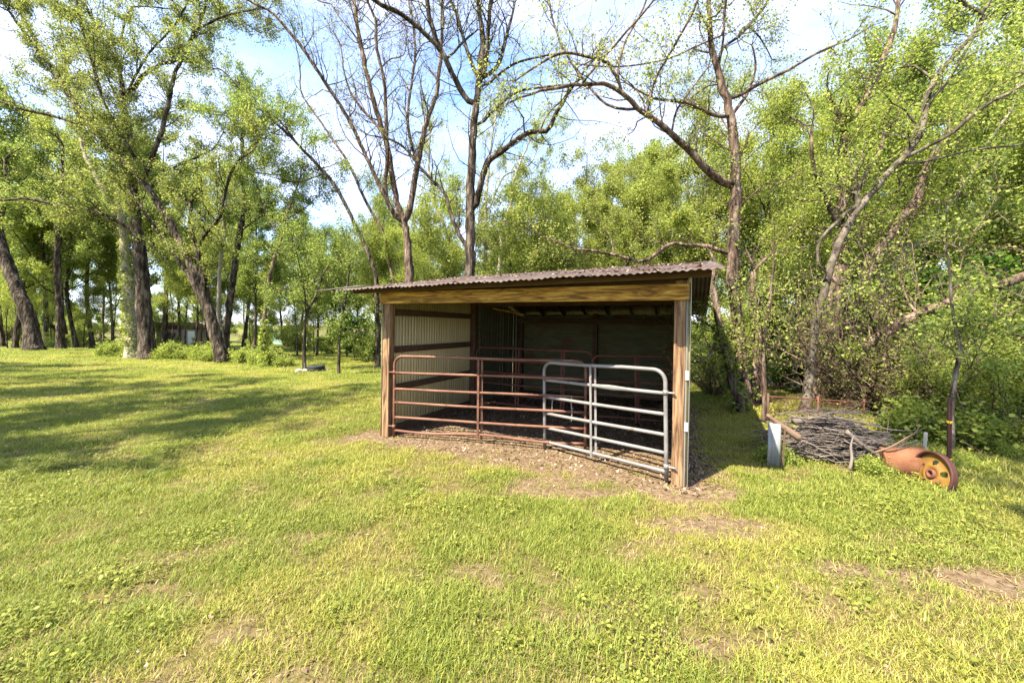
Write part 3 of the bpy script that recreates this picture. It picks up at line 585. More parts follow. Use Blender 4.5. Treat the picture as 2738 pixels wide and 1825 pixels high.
traced_tree('young_tree', 'thin straight young tree between the forked tree and shed', 905, 14.5,
    (0, [(905, 1006), (907, 956), (909, 890), (918, 830), (926, 780), (935, 690), (925, 640)], [.06, .055, .05, .045, .04, .03, .02], .3),
    [(0, [(1015, 905), (990, 892), (960, 884), (935, 880)], [.02, .025, .035, .04], 0), (0, [(920, 820), (885, 770), (860, 730)], [.03, .02, .015])],
    'bark_dark', 'leaf_green', dens=2.6, l1=.9, n2=5, nleaf=15, lsize=.07, bare=.45)
traced_tree('hardwood_tree', 'stout dark tree leaning left at the far edge of lawn', 93, 23,
    (4, [(225, 1165), (180, 950), (110, 770), (40, 600), (-20, 420), (-60, 250), (-110, 0), (-160, -250)], [.42, .36, .33, .32, .3, .26, .2, .14], .5),
    [(4, [(-20, 420), (20, 250), (40, 100), (30, -60)], [.14, .12, .1, .07])],
    'bark_dark', 'leaf_green', dens=1.8, l1=2.0, n2=6, nleaf=18, lsize=.11)
traced_tree('hardwood_tree', 'straight grey trunk standing in the shade left of the sycamore', 163, 26,
    (4, [(400, 1170), (385, 900), (370, 600), (380, 400), (395, 200), (400, 0), (405, -150)], [.25, .22, .2, .18, .15, .12, .08], 0), [],
    'bark_dark', 'leaf_yellow', dens=2.0, l1=2.0, n2=6, nleaf=18, lsize=.11, bare=.3)

# -- behind the shed
traced_tree('leaning_tree', 'long slender dark stem leaning left behind the shed roof', 1010, 17,
    (6, [(690, 1750), (655, 1560), (560, 1350), (450, 1130), (370, 1030), (250, 900), (100, 750), (0, 660), (-110, 540), (-240, 420)], [.12, .11, .10, .095, .09, .085, .07, .06, .05, .03], .5),
    [(6, [(240, 890), (80, 700), (-60, 640), (-180, 650)], [.04, .035, .03, .02]), (6, [(380, 1040), (200, 1090), (60, 1060), (0, 1040)], [.04, .035, .03, .02])],
    'bark_dark', 'leaf_green', dens=3.4, l1=1.8, n2=7, nleaf=14, lsize=.075, bare=.5)
traced_tree('leaning_tree', 'thin grey stem curving up left between two leaning stems', 1050, 18,
    (6, [(790, 1750), (760, 1560), (730, 1400), (620, 1200), (530, 1000), (430, 840), (360, 740), (240, 560), (230, 400), (200, 250)], [.1, .095, .09, .08, .075, .07, .06, .05, .035, .025], .3), [],
    'bark_brown', 'leaf_green', dens=1.8, l1=1.1, n2=4, nleaf=9, lsize=.065, bare=.5)
traced_tree('multi_stem_tree', 'many stemmed bare tree rising behind the shed roof', 1092, 14,
    (6, [(880, 1850), (880, 1560), (866, 1400), (850, 1310), (815, 1230), (790, 1100), (765, 950), (740, 820), (690, 680), (640, 480), (590, 250), (560, 50), (540, -60)], [.23, .21, .2, .17, .12, .11, .105, .10, .09, .08, .07, .05, .04], .5),
    [(6, [(868, 1330), (895, 1200), (920, 1050), (950, 900), (980, 750), (1040, 580), (1060, 430), (1080, 200), (1080, -30)], [.14, .13, .12, .10, .085, .075, .065, .05, .04], .8),
     (6, [(830, 1290), (770, 1250), (740, 1130), (752, 930), (745, 700), (730, 480), (690, 300), (680, 120), (620, -20)], [.09, .085, .08, .075, .065, .06, .05, .04, .03], -.8),
     (6, [(815, 1330), (760, 1220), (690, 1080), (600, 880), (500, 680), (350, 450), (250, 300), (130, 150), (50, 70), (-80, 0)], [.09, .085, .08, .075, .07, .065, .055, .045, .04, .03], -1.5),
     (6, [(925, 960), (885, 820), (875, 680), (900, 480), (920, 320), (905, 150), (880, 0)], [.07, .065, .06, .055, .045, .04, .03], 1.2),
     (6, [(920, 960), (860, 890), (780, 840), (640, 810)], [.05, .045, .04, .025], -1),
     (6, [(740, 820), (680, 740), (590, 640), (530, 550), (490, 420), (470, 270), (400, 150)], [.06, .055, .05, .04, .03, .025, .02], 1.2),
     (6, [(920, 340), (960, 270), (1000, 250)], [.035, .03, .02]), (6, [(650, 480), (760, 360), (850, 330), (870, 200)], [.035, .03, .025, .02]),
     (6, [(610, 350), (560, 220), (460, 100), (420, 30), (330, 0)], [.04, .035, .03, .025, .02])],
    'bark_brown', 'leaf_olive', dens=4.6, l1=1.5, n2=11, l2=.6, thick=.9, nleaf=1.2, lsize=.055, spread=.1, bare=.55, dense=False)
traced_tree('hardwood_tree', 'tall straight central tree with a thick crooked right limb', 1256, 13,
    (6, [(1245, 1850), (1245, 1560), (1250, 1300), (1255, 1000), (1270, 750), (1300, 500), (1325, 250), (1300, 50), (1290, -60)], [.22, .2, .185, .17, .15, .12, .10, .07, .06], .5),
    [(6, [(1278, 1260), (1310, 1110), (1360, 970), (1450, 900), (1580, 800), (1710, 780), (1765, 680), (1840, 550), (1900, 470), (2000, 350)], [.13, .125, .12, .11, .10, .095, .08, .07, .05, .03], -1.2),
     (6, [(1235, 1500), (1150, 1330), (1090, 1150), (1010, 1070), (950, 1000), (900, 940)], [.08, .075, .07, .065, .06, .05], .8),
     (6, [(1262, 640), (1190, 540), (1100, 350), (1050, 250), (1000, 100), (990, -20)], [.12, .11, .10, .085, .07, .06], -.8),
     (6, [(1080, 310), (1010, 230), (930, 160), (850, 90), (740, 40), (650, -15)], [.09, .085, .08, .075, .07, .055], -1),
     (6, [(1300, 480), (1235, 320), (1170, 100), (1125, -10)], [.08, .07, .06, .05], 1),
     (6, [(1300, 760), (1380, 670), (1460, 600), (1560, 540), (1720, 520), (1880, 500)], [.06, .055, .05, .045, .04, .03], -1),
     (6, [(1330, 470), (1420, 380), (1470, 210), (1515, 20)], [.08, .07, .06, .045], .8),
     (6, [(1325, 480), (1352, 300), (1360, 120), (1375, -30)], [.09, .085, .075, .06], -.5),
     (6, [(1125, 340), (1210, 250), (1290, 180)], [.05, .045, .03], .6),
     (6, [(1330, 530), (1480, 400), (1620, 350), (1820, 320), (1980, 340)], [.05, .045, .04, .035, .03], -.5)],
    'bark_dark', 'leaf_yellow', dens=4.2, l1=1.5, n2=10, l2=.6, thick=.9, nleaf=2.2, lsize=.065, dense=False, aspect=.3, spread=.12, hang=.8, bare=.5)
for i, (c, pts, Y, lab) in enumerate([(6, [(1160, 1750), (1150, 1560), (1110, 1400), (1050, 1250), (1030, 1150), (1000, 1000), (1010, 800)], 24, 'white trunk leaning left, seen over the shed roof'),
        (6, [(1338, 1750), (1340, 1560), (1340, 1300), (1352, 1100), (1370, 900), (1400, 700)], 25, 'upright white trunk seen over the middle of shed roof'),
        (6, [(1410, 1750), (1425, 1560), (1450, 1350), (1490, 1230), (1520, 1050), (1600, 850)], 24, 'white trunk leaning right, seen over the shed roof')]):
    traced_tree('sycamore_tree', lab, src(c, pts[0])[0], Y, (c, pts, [.17, .15, .14, .12, .1, .08, .05], 0),
                [(6, [(1360, 1260), (1440, 1070), (1530, 1020), (1610, 980), (1660, 880), (1760, 800)], [.07, .065, .06, .05, .04, .03])] if i == 1 else [], 'bark_pale', 'leaf_yellow', dens=2.0, l1=1.7, n2=5, nleaf=16, lsize=.09, bare=.35)

# -- right of the shed
traced_tree('shaggy_tree', 'shaggy barked tree with big limb arching over the shed roof', 1998, 8.8,
    (7, [(945, 2080), (905, 1700), (882, 1521), (870, 1300), (882, 1100), (892, 950), (885, 800), (872, 650), (858, 560), (838, 480), (795, 350), (760, 220), (750, 60), (760, -60)], [.17, .155, .14, .135, .14, .14, .115, .11, .09, .075, .055, .04, .03, .02], .3),
    [(7, [(855, 955), (740, 860), (640, 750), (540, 660), (430, 580), (330, 490), (230, 430), (100, 430), (0, 440), (-130, 470), (-260, 520)], [.11, .10, .085, .08, .07, .06, .05, .045, .04, .03, .02], -1.6),
     (7, [(330, 490), (275, 380), (240, 320), (100, 280), (0, 270), (-120, 330), (-230, 410)], [.045, .04, .038, .034, .03, .025, .015], -.6),
     (7, [(400, 560), (250, 540), (160, 460), (40, 300), (-30, 140), (-60, 0)], [.035, .03, .028, .025, .02, .015], .5),
     (7, [(850, 600), (760, 580), (640, 520), (470, 500), (330, 420)], [.05, .045, .04, .03, .02], -.8),
     (7, [(860, 520), (1000, 430), (1150, 360), (1300, 270), (1420, 220)], [.05, .045, .04, .03, .02], -.5),
     (7, [(800, 360), (820, 250), (900, 190), (1000, 80), (1060, -10)], [.045, .04, .035, .03, .02], .5),
     (7, [(805, 330), (825, 200), (832, 60), (845, -30)], [.035, .03, .025, .02], -.4),
     (7, [(560, 650), (600, 540), (680, 430), (750, 340)], [.03, .03, .025, .02], .6),
     (7, [(440, 560), (480, 400), (560, 260), (650, 100), (700, -10)], [.03, .028, .025, .02, .015], -.6),
     (7, [(860, 160), (700, 230), (540, 300), (300, 340), (120, 330)], [.025, .025, .022, .02, .015], -.5),
     (7, [(870, 165), (960, 140), (1030, 220), (1070, 300)], [.03, .028, .022, .015], .4),
     (7, [(885, 560), (950, 470), (990, 340), (970, 230)], [.045, .04, .03, .02], .5),
     (7, [(280, 420), (320, 230), (400, 80), (440, -20)], [.03, .025, .02, .015], .4), (7, [(100, 430), (220, 290), (360, 130), (480, -10)], [.028, .025, .02, .015], -.5),
     (7, [(855, 1290), (740, 1250), (650, 1245), (560, 1235), (480, 1290), (410, 1330), (300, 1300), (200, 1280), (60, 1260), (-60, 1210)], [.065, .06, .055, .05, .05, .045, .04, .035, .03, .02], .6)],
    'bark_brown', 'leaf_yellow', dens=3.4, l1=1.1, n2=7, l2=.42, thick=.9, nleaf=2.6, lsize=.056, bias=.05, spread=.14, bare=.3, ivy=(.2, 5, 260, 'leaf_bright'))
traced_tree('hardwood_tree', 'crooked ivy footed stem leaning beside the shaggy barked tree', 1985, 8.3,
    (3, [(190, 940), (150, 780), (110, 600), (70, 450), (40, 300), (20, 190), (-10, 110), (30, 40), (0, -60)], [.12, .11, .105, .10, .09, .08, .07, .05, .03], .2),
    [(3, [(70, 440), (20, 400), (-40, 360), (-60, 350)], [.045, .04, .03, .02], .3), (3, [(30, 500), (-10, 560), (-40, 580)], [.04, .03, .02], -.3)],
    'bark_brown', 'leaf_bright', dens=2.2, l1=.8, n2=6, nleaf=7, lsize=.052, bare=.2, ivy=(.1, 2.0, 900, 'leaf_green'))
traced_tree('hardwood_tree', 'short snapped trunk between the shaggy tree and thin pole', 2025, 9.0,
    (3, [(285, 885), (277, 700), (270, 400), (250, 210), (258, 60)], [.125, .115, .105, .1, .06], 0), [(3, [(240, 190), (190, 110), (160, 40)], [.03, .025, .015])],
    'bark_brown', 'leaf_bright', dens=2.0, l1=.7, n2=6, nleaf=7, lsize=.052, bare=.3)
traced_tree('slender_tree', 'smooth grey tree curving right up from behind the brush pile', 2150, 8.0,
    (7, [(1235, 2110), (1290, 1700), (1335, 1480), (1400, 1270), (1450, 1150), (1520, 1050), (1620, 930), (1720, 820), (1800, 730), (1842, 620), (1862, 500), (1905, 400), (2000, 280), (2090, 180), (2140, 80), (2075, 35), (2005, -20)],
        [.105, .09, .085, .08, .08, .078, .072, .07, .068, .066, .062, .058, .05, .047, .045, .038, .03], .8),
    [(7, [(1740, 800), (1850, 750), (1980, 680), (2080, 590), (2200, 510), (2350, 430)], [.05, .045, .045, .04, .035, .025], -.6),
     (7, [(1510, 1060), (1500, 1000), (1488, 975)], [.07, .07, .05], 0),
     (7, [(1485, 1040), (1440, 1090), (1330, 1200), (1300, 1270), (1310, 1340), (1350, 1390)], [.05, .045, .04, .035, .035, .03], -.3),
     (7, [(1860, 520), (1960, 420), (2060, 250), (2100, 190)], [.045, .04, .035, .03], 1.0),
     (7, [(1720, 830), (1860, 820), (2050, 770), (2200, 750), (2353, 730)], [.03, .028, .025, .02, .015], .5),
     (7, [(1900, 410), (1780, 330), (1660, 370), (1560, 400)], [.03, .025, .02, .015], .6), (7, [(2140, 70), (2200, -30)], [.04, .03], 0)],
    'bark_grey', 'leaf_bright', dens=2.6, l1=1.2, n2=6, nleaf=7, lsize=.06, bare=.42, bias=.05)
traced_tree('forked_tree', 'thick forked tree with broad shaded trunk behind wire fence', 2205, 10.3,
    (3, [(690, 830), (695, 650), (705, 480), (730, 300), (755, 150), (780, -60), (800, -350), (790, -560), (800, -760)], [.30, .285, .27, .25, .225, .19, .165, .14, .1], .2),
    [(3, [(770, 430), (840, 300), (905, 180), (960, 20), (1030, -100), (1130, -230), (1230, -380), (1290, -560), (1400, -720), (1500, -840)], [.16, .155, .15, .15, .145, .14, .13, .11, .09, .06], .8),
     (3, [(760, 190), (820, 175), (880, 180)], [.04, .035, .02], -.3), (3, [(790, -300), (900, -480), (1000, -640), (1050, -800)], [.08, .07, .06, .04], .6),
     (3, [(770, -200), (690, -380), (620, -560), (600, -760)], [.08, .07, .05, .04], -.6),
     (7, [(1450, 650), (1560, 480), (1640, 300), (1700, 120), (1720, -20)], [.09, .08, .07, .05, .04], .5)],
    'bark_brown', 'leaf_bright', dens=2.6, l1=1.5, n2=6, nleaf=10, lsize=.068, bare=.42, ivy=(3.4, 8, 2600, 'leaf_bright'))
traced_tree('leaning_tree', 'fallen brown trunk slanting up right from the thicket', 2270, 8.6,
    (3, [(830, 700), (860, 580), (1000, 460), (1200, 330), (1400, 250), (1600, 180), (1877, 85)], [.10, .10, .105, .10, .095, .09, .07], -1.2), [(3, [(1000, 470), (960, 330), (930, 260)], [.03, .025, .015])],
    'bark_brown', 'leaf_bright', dens=1.6, l1=.9, n2=4, nleaf=2.5, lsize=.065, bare=.2)
traced_tree('slender_tree', 'thin pale stem rising right among green leaves beyond fence', 2330, 11,
    (7, [(1560, 1900), (1680, 1360), (1800, 1250), (1900, 1150), (2000, 1000), (2100, 860), (2200, 680), (2290, 550), (2330, 380)], [.07, .065, .06, .06, .055, .05, .045, .04, .03], .5), [],
    'bark_pale', 'leaf_bright', dens=3.0, l1=1.4, n2=6, nleaf=14, lsize=.075, bare=.3)
traced_tree('young_tree', 'crooked bleached sapling standing behind the rusty strapped post', 2543, 5.2,
    (3, [(1440, 1150), (1445, 850), (1482, 620), (1502, 500), (1470, 400), (1442, 250), (1432, 50), (1400, -100)], [.03, .03, .03, .027, .023, .02, .016, .01], .3),
    [(3, [(1500, 450), (1525, 380), (1542, 280), (1560, 180)], [.022, .02, .016, .01], .2), (3, [(1485, 580), (1440, 520), (1380, 480)], [.012, .01, .006]), (3, [(1470, 640), (1540, 520), (1580, 480)], [.012, .01, .006])],
    'bark_grey', 'leaf_bright', dens=4, l1=.5, n2=3, l2=.25, nleaf=5, lsize=.05, spread=.08, bare=.45)
traced_tree('slender_tree', 'thin vine wrapped pole of a tree left of brush pile', 2044, 7.4,
    (3, [(323, 930), (322, 750), (318, 500), (345, 300), (370, 100), (380, -100)], [.045, .04, .035, .03, .025, .015], 0), [(3, [(320, 520), (280, 380), (290, 220)], [.02, .016, .01])],
    'bark_brown', 'leaf_bright', dens=3, l1=.6, n2=5, nleaf=5, lsize=.048, bare=.3)

# -- procedural trees for the woods
LMP = 1
def proto_tree(name, h, r, bark, leaf, crown0=.35, nl=11, l1=1.6, nleaf=18, lsize=.15, wide=.28, n2=8, dens=1.7, lean=.04):
    root = empty(name); k = 26; t = np.linspace(0, 1, k); ph = rng.uniform(0, 6, 2)
    P = np.stack([lean * h * t ** 1.5 * math.cos(ph[0]) + .012 * h * np.sin(t * 7 + ph[0]), lean * h * t ** 1.5 * math.sin(ph[0]) + .012 * h * np.sin(t * 6 + ph[1]), t * h - .15], 1); P[:, :2] -= P[0, :2]
    R = r * (1 - .86 * t) * (1 + .5 * np.exp(-t * h / .4)); mb = MB(); mb.add(*tubes(P[None], R[None], 9, True, .15)); mb.build('trunk', bark, root)
    stems = [(P, R, crown0, .8)]
    for i in range(nl):
        f = crown0 + (1 - crown0) * (i + random.random()) / nl * .92; j = min(int(f * (k - 1)), k - 2); a = i * 2.4 + random.uniform(-.5, .5); L_ = h * wide * (1.25 - .75 * (f - crown0) / (1 - crown0)) * random.uniform(.7, 1.2)
        d = np.array([math.cos(a), math.sin(a), .55 + .5 * f]); Q, RR = twigs(P[j][None], d[None], np.array([L_]), np.array([R[j] * .55]), 9, .13, .05); mb = MB(); mb.add(*tubes(Q, RR, 6, True, .1)); mb.build('limb', bark, root)
        stems.append((Q[0], RR[0], .2, 1.0))
    branch_out(root, stems, bark, leaf, dens=dens, l1=l1, n2=n2, l2=.6, nleaf=nleaf * .68, lsize=lsize, spread=.34)
    return root
def copy_tree(o, parent=None):
    c = o.copy(); COL.objects.link(c); c.parent = parent
    for ch in o.children: copy_tree(ch, c)
    return c
PROTO = {
 'green': (proto_tree('woodland_tree', 17, .20, 'bark_dark', 'leaf_green', .33, 13), 'mid green leafy tree standing in the woods behind the lawn', 'green trees in the woods behind'),
 'yellow': (proto_tree('woodland_tree', 16, .17, 'bark_dark', 'leaf_yellow', .3, 12, nleaf=22, lsize=.115), 'yellow green spring tree standing in the woods behind the lawn', 'yellow green trees in the woods behind'),
 'olive': (proto_tree('woodland_tree', 18, .21, 'bark_brown', 'leaf_olive', .3, 12, nleaf=10, lsize=.14), 'thinly leaved olive tree with open twigs in the woods', 'thinly leaved trees in the woods behind'),
 'bright': (proto_tree('woodland_tree', 15, .15, 'bark_grey', 'leaf_bright', .18, 13, nleaf=17, lsize=.085), 'bright green densely leaved tree in the woods', 'bright green trees in the woods'),
 'dark': (proto_tree('woodland_tree', 13, .16, 'bark_dark', 'leaf_dark', .25, 13, nleaf=15), 'dark green shaded tree in the woods behind', 'dark green trees in the woods behind'),
 'tall': (proto_tree('woodland_tree', 17, .2, 'bark_dark', 'leaf_green', .55, 8, nleaf=14, lsize=.13, wide=.15), 'x', 'x'),
 'thin': (proto_tree('woodland_sapling', 8.5, .06, 'bark_dark', 'leaf_yellow', .35, 9, l1=1.0, nleaf=12, lsize=.10, wide=.22, dens=2.0), 'thin upright yellow green sapling among the far trees', 'thin saplings among the far trees'),
 'pale': (proto_tree('woodland_sapling', 9.5, .08, 'bark_grey', 'leaf_bright', .2, 9, l1=1.1, nleaf=16, lsize=.085, wide=.22, dens=2.0), 'pale stemmed bright green sapling in the woods', 'pale stemmed saplings in the woods')}
used = set()
KIND = dict(green='mid green tree', yellow='yellow green tree', olive='thinly leaved olive tree', bright='bright green tree', dark='dark green tree', tall='tall tree with a high crown', thin='thin yellow green sapling', pale='pale stemmed sapling')
def region(x, y):
    px = CX + x / max(y, .1) * F
    if y < 0: return ' shading the lawn right of the shed'
    if y < 12 and x < 0: return ' shading the lawn left of the shed'
    if y > 54: return ' in the farthest tree line ' + ('beyond the sycamore pair' if px < 450 else 'around the camper trailer' if px < 950 else 'above the shed roof' if px < 1900 else 'beyond the white building')
    if px < 300: return ' left of the sycamore pair'
    if px < 620: return ' behind the leaning tree'
    if px < 960: return ' beyond the young trees on lawn'
    if px < 1260: return ' behind the many stemmed tree'
    if px < 1600: return ' behind the right half of shed roof'
    if px < 1950: return ' behind the big arching limb'
    if px < 2250: return ' just beyond the forked tree'
    return ' beyond the bare twig tangles'
def put(kind, x, y, s=1.0):
    root, lab, grp = PROTO[kind]
    if kind in used: o = copy_tree(root)
    else: o = root; used.add(kind)
    rg = region(x, y); tag(o, KIND[kind] + rg, 'tree', KIND[kind] + rg); o.location = (x, y, gz1(x, y) - .05); o.rotation_euler = (0, 0, random.uniform(0, 6.28)); o.scale = (s * random.uniform(.9, 1.1), s * random.uniform(.9, 1.1), s * random.uniform(.88, 1.15)); return o
def pos(px, Y): return (px - CX) / F * Y, Y
# mid distance left: px, Y, kind, scale
for a in [(-60, 27, 'green', 1), (40, 31, 'green', .9), (120, 30, 'yellow', .95), (205, 31, 'green', .8), (250, 34, 'yellow', 1), (300, 40, 'bright', 1), (330, 33, 'olive', .9), (440, 33, 'green', 1.05), (480, 40, 'yellow', .9),
          (520, 32, 'yellow', .6), (560, 42, 'green', 1), (650, 38, 'green', .85), (700, 46, 'dark', .8), (760, 50, 'green', .9), (830, 52, 'green', .95), (900, 44, 'green', .75), (960, 36, 'dark', .6), (1010, 48, 'green', .85),
          (1080, 40, 'yellow', .8), (1150, 46, 'olive', .85), (1230, 40, 'yellow', .75), (1310, 48, 'green', .8), (1390, 34, 'olive', .75), (1440, 44, 'green', .75), (1500, 32, 'yellow', .8), (1570, 26, 'olive', .85), (1640, 34, 'yellow', .9),
          (1700, 24, 'bright', .75), (1750, 20, 'yellow', .65), (1830, 26, 'bright', .95), (1900, 18, 'olive', .72), (1960, 22, 'bright', .95), (2040, 15.5, 'yellow', .75), (2100, 20, 'bright', 1), (2190, 26, 'green', 1.05),
          (2350, 21, 'bright', 1), (2430, 14, 'green', .7), (2690, 17, 'green', .95), (2790, 13, 'bright', .9), (2900, 16, 'green', 1), (2480, 28, 'green', 1.1), (2650, 26, 'bright', 1.1)]:
    put(a[2], *pos(a[0], a[1]), a[3])
for a in [(-150, 34, 'green', 1.1), (10, 38, 'yellow', 1.1), (90, 40, 'yellow', 1.0), (180, 38, 'green', 1.1), (380, 44, 'green', 1.1), (600, 34, 'yellow', .8), (680, 30, 'green', .6), (800, 42, 'green', .75), (870, 34, 'dark', .5), (930, 50, 'green', .8), (1040, 30, 'green', .55), (1120, 34, 'yellow', .62),
          (1190, 30, 'yellow', .58), (1270, 32, 'olive', .7), (1350, 28, 'yellow', .6), (1420, 26, 'olive', .62), (1480, 38, 'green', .8), (1540, 22, 'yellow', .62), (1610, 24, 'yellow', .72), (1670, 18, 'olive', .6), (1720, 30, 'green', 1), (1800, 16.5, 'yellow', .55), (1860, 22, 'bright', .85),
          (2070, 24, 'yellow', .9), (2400, 18, 'yellow', .7), (2740, 14, 'yellow', .7), (2800, 20, 'bright', 1.0)]:
    put(a[2], *pos(a[0], a[1]), a[3])
for i in range(46):   # far line
    px = -500 + i * 83 + random.uniform(-30, 30); Y = random.uniform(56, 95)
    put(random.choice(['green', 'yellow', 'green', 'dark', 'bright', 'olive']), *pos(px, Y), random.uniform(.75, 1.05) * (.8 if 700 < px < 1500 else 1.0))
for i in range(70):   # thin stems between
    px = random.uniform(-50, 1750); Y = random.uniform(25, 48)
    if px < 780 and Y < 30: Y += 6
    if 1000 < px: Y = random.uniform(18, 36)
    put(random.choice(['thin', 'thin', 'pale']), *pos(px, Y), random.uniform(.6, 1.1))
for i in range(13):
    px = random.uniform(1850, 2800); Y = random.uniform(11.5, 18); put(random.choice(['pale', 'thin', 'thin']), *pos(px, Y), random.uniform(.55, .95))
# trees outside the view that shade the lawn
for (k, x, y, s) in [('olive', -13.0, 4.0, .72), ('olive', -18.5, 5.6, .85), ('yellow', -26, 8.5, .9), ('tall', -.3, -1.9, 1.0), ('olive', -11, 3.0, .6)]: put(k, x, y, s)

# ------------------------------------------------------------------ shrubs and undergrowth
def proto_shrub(name, h, leaf, bark='bark_brown', stems=9, nleaf=12, lsize=.08, spreadr=.5, dens=3.2, lmul=1.0):
    root = empty(name); st = []
    B = rng.normal(0, .12, (stems, 3)) * np.array([1, 1, 0]); a = rng.uniform(0, 6.28, stems); d = np.stack([np.cos(a) * spreadr, np.sin(a) * spreadr, np.ones(stems)], 1)
    P, R = twigs(B + np.array([0, 0, -.05]), d, h * rng.uniform(.6, 1.15, stems), np.full(stems, .012 + .004 * h), 8, .16, .0); mb = MB(); mb.add(*tubes(P, R, 5, False)); mb.build('stems', bark, root)
    branch_out(root, [(P[i], R[i], .12, 1) for i in range(stems)], bark, leaf, dens=dens, l1=.32 * h ** .6 * lmul, n2=4, l2=.22, nleaf=nleaf, lsize=lsize, spread=.16)
    return root
SH = {
 'bright': (proto_shrub('shrub', 2.2, 'leaf_bright', nleaf=11, lsize=.06), 'leafy bright green shrub at the wood edge', 'bright shrubs at the wood edge'),
 'green': (proto_shrub('shrub', 1.8, 'leaf_green', nleaf=11, lsize=.075), 'mid green leafy shrub growing under the trees', 'green shrubs under the trees'),
 'yellow': (proto_shrub('shrub', 1.2, 'leaf_yellow', nleaf=9, lsize=.06), 'low yellow green shrub growing under the trees', 'low yellow green shrubs'),
 'dark': (proto_shrub('shrub', 2.6, 'leaf_dark', nleaf=14, lsize=.10), 'dense dark green shrub in shade under the trees', 'dark shrubs in shade under the trees'),
 'tangle': (proto_shrub('thicket', 1.9, 'leaf_olive', 'bark_brown', stems=28, nleaf=.7, lsize=.05, spreadr=1.1, dens=4.0, lmul=1.5), 'tangle of bare brown vines and twigs at the wood edge', 'bare twig tangles at the wood edge'),
 'low': (proto_shrub('low_plant', .42, 'leaf_bright', stems=10, nleaf=9, lsize=.06, spreadr=.9, dens=9, lmul=.8), 'low leafy green weed clump at the edge of lawn', 'low weed clumps along the lawn edge')}
sused = set(); SKIND = dict(bright='leafy bright green shrub', green='mid green shrub', yellow='low yellow green shrub', dark='dense dark green shrub', tangle='tangle of bare brown twigs')
def shrub(kind, x, y, s=1.0):
    root, lab, grp = SH[kind]
    if kind in sused: o = copy_tree(root)
    else: o = root; sused.add(kind)
    rg = region(x, y) if kind != 'low' else ''; rg = rg if kind != 'tangle' else ' beside the shed' if x < 5.2 else ' just behind the brush pile' if y < 8.2 else ' around the fallen slanting trunk'; l2_ = (SKIND[kind] + rg) if kind != 'low' else lab + (' right of the shed' if x > 0 else ' under the leaning tree'); tag(o, l2_, 'shrub' if kind != 'low' else 'plant', l2_); o.location = (x, y, gz1(x, y) - .03); o.rotation_euler = (0, 0, random.uniform(0, 6.28)); o.scale = (s * random.uniform(.85, 1.15), s * random.uniform(.85, 1.15), s * random.uniform(.85, 1.2))
for a in [(1900, 12, 'green', 1), (1935, 13.5, 'bright', 1.2), (2090, 12.5, 'dark', 1), (2300, 12.5, 'dark', .9), (2330, 8.8, 'tangle', 1.4), (2380, 8.4, 'tangle', 1.5), (2420, 9.2, 'tangle', 1.7), (2480, 8.9, 'tangle', 1.5),
          (2440, 7.6, 'tangle', 1), (2500, 7.6, 'tangle', .9), (2450, 8.6, 'tangle', 1.2), (2590, 6.8, 'bright', .65), (2640, 7.2, 'bright', 1.0), (2700, 6.6, 'green', 1.0), (2760, 7.4, 'bright', 1.1), (2620, 9, 'dark', 1.2),
          (2500, 10, 'dark', 1.2), (2700, 9.5, 'dark', 1.3), (2840, 8, 'bright', 1.2), (2420, 11, 'green', 1.3), (2480, 6.1, 'low', 1.2), (2610, 6.0, 'yellow', .7), (2680, 5.8, 'bright', .55),
          (2340, 13, 'bright', 1.2), (2560, 13, 'bright', 1.4), (2150, 14, 'dark', 1.3), (2000, 15, 'bright', 1.3), (1880, 17, 'bright', 1.3), (1780, 18, 'dark', 1.2), (1905, 10.5, 'tangle', .8),
          (1640, 20, 'green', 1.2), (1500, 22, 'bright', 1.2), (1300, 22, 'green', 1.3), (1180, 20, 'green', 1.2), (1060, 22, 'green', 1.2), (985, 20, 'green', .9), (950, 24, 'dark', 1), (880, 32, 'green', 1.2), (800, 36, 'yellow', 1.4)]:
    shrub(a[2], *pos(a[0], a[1]), a[3])
for i in range(18):
    px = random.uniform(-60, 760); Y = random.uniform(27, 42); shrub(random.choice(['green', 'yellow', 'yellow', 'bright']), *pos(px, Y), random.uniform(.4, .9))
for i in range(40):
    px = random.uniform(-500, 520); Y = random.uniform(50, 85); shrub(random.choice(['green', 'dark', 'yellow', 'bright']), *pos(px, Y), random.uniform(1.6, 3.2))
for i in range(34):
    px = random.uniform(300, 1500); Y = random.uniform(42, 66); shrub(random.choice(['green', 'yellow', 'yellow', 'bright', 'green']), *pos(px, Y), random.uniform(1, 2.0))
for i in range(30):   # weeds along the crest of the lawn
    px = random.uniform(280, 760); Y = np.interp(px, [280, 400, 600, 700, 760], [21, 20.6, 19.2, 17.4, 16.6]) + random.uniform(-.2, .9); shrub('low', *pos(px, Y), random.uniform(.6, 1.3))
for (px, py) in [(690, 980), (720, 985), (705, 990), (2110, 1190), (2080, 1235), (2330, 1262), (2560, 1240), (2620, 1200), (2690, 1220)]:
    shrub('low', *on_ground(px, py), random.uniform(.3, .5))

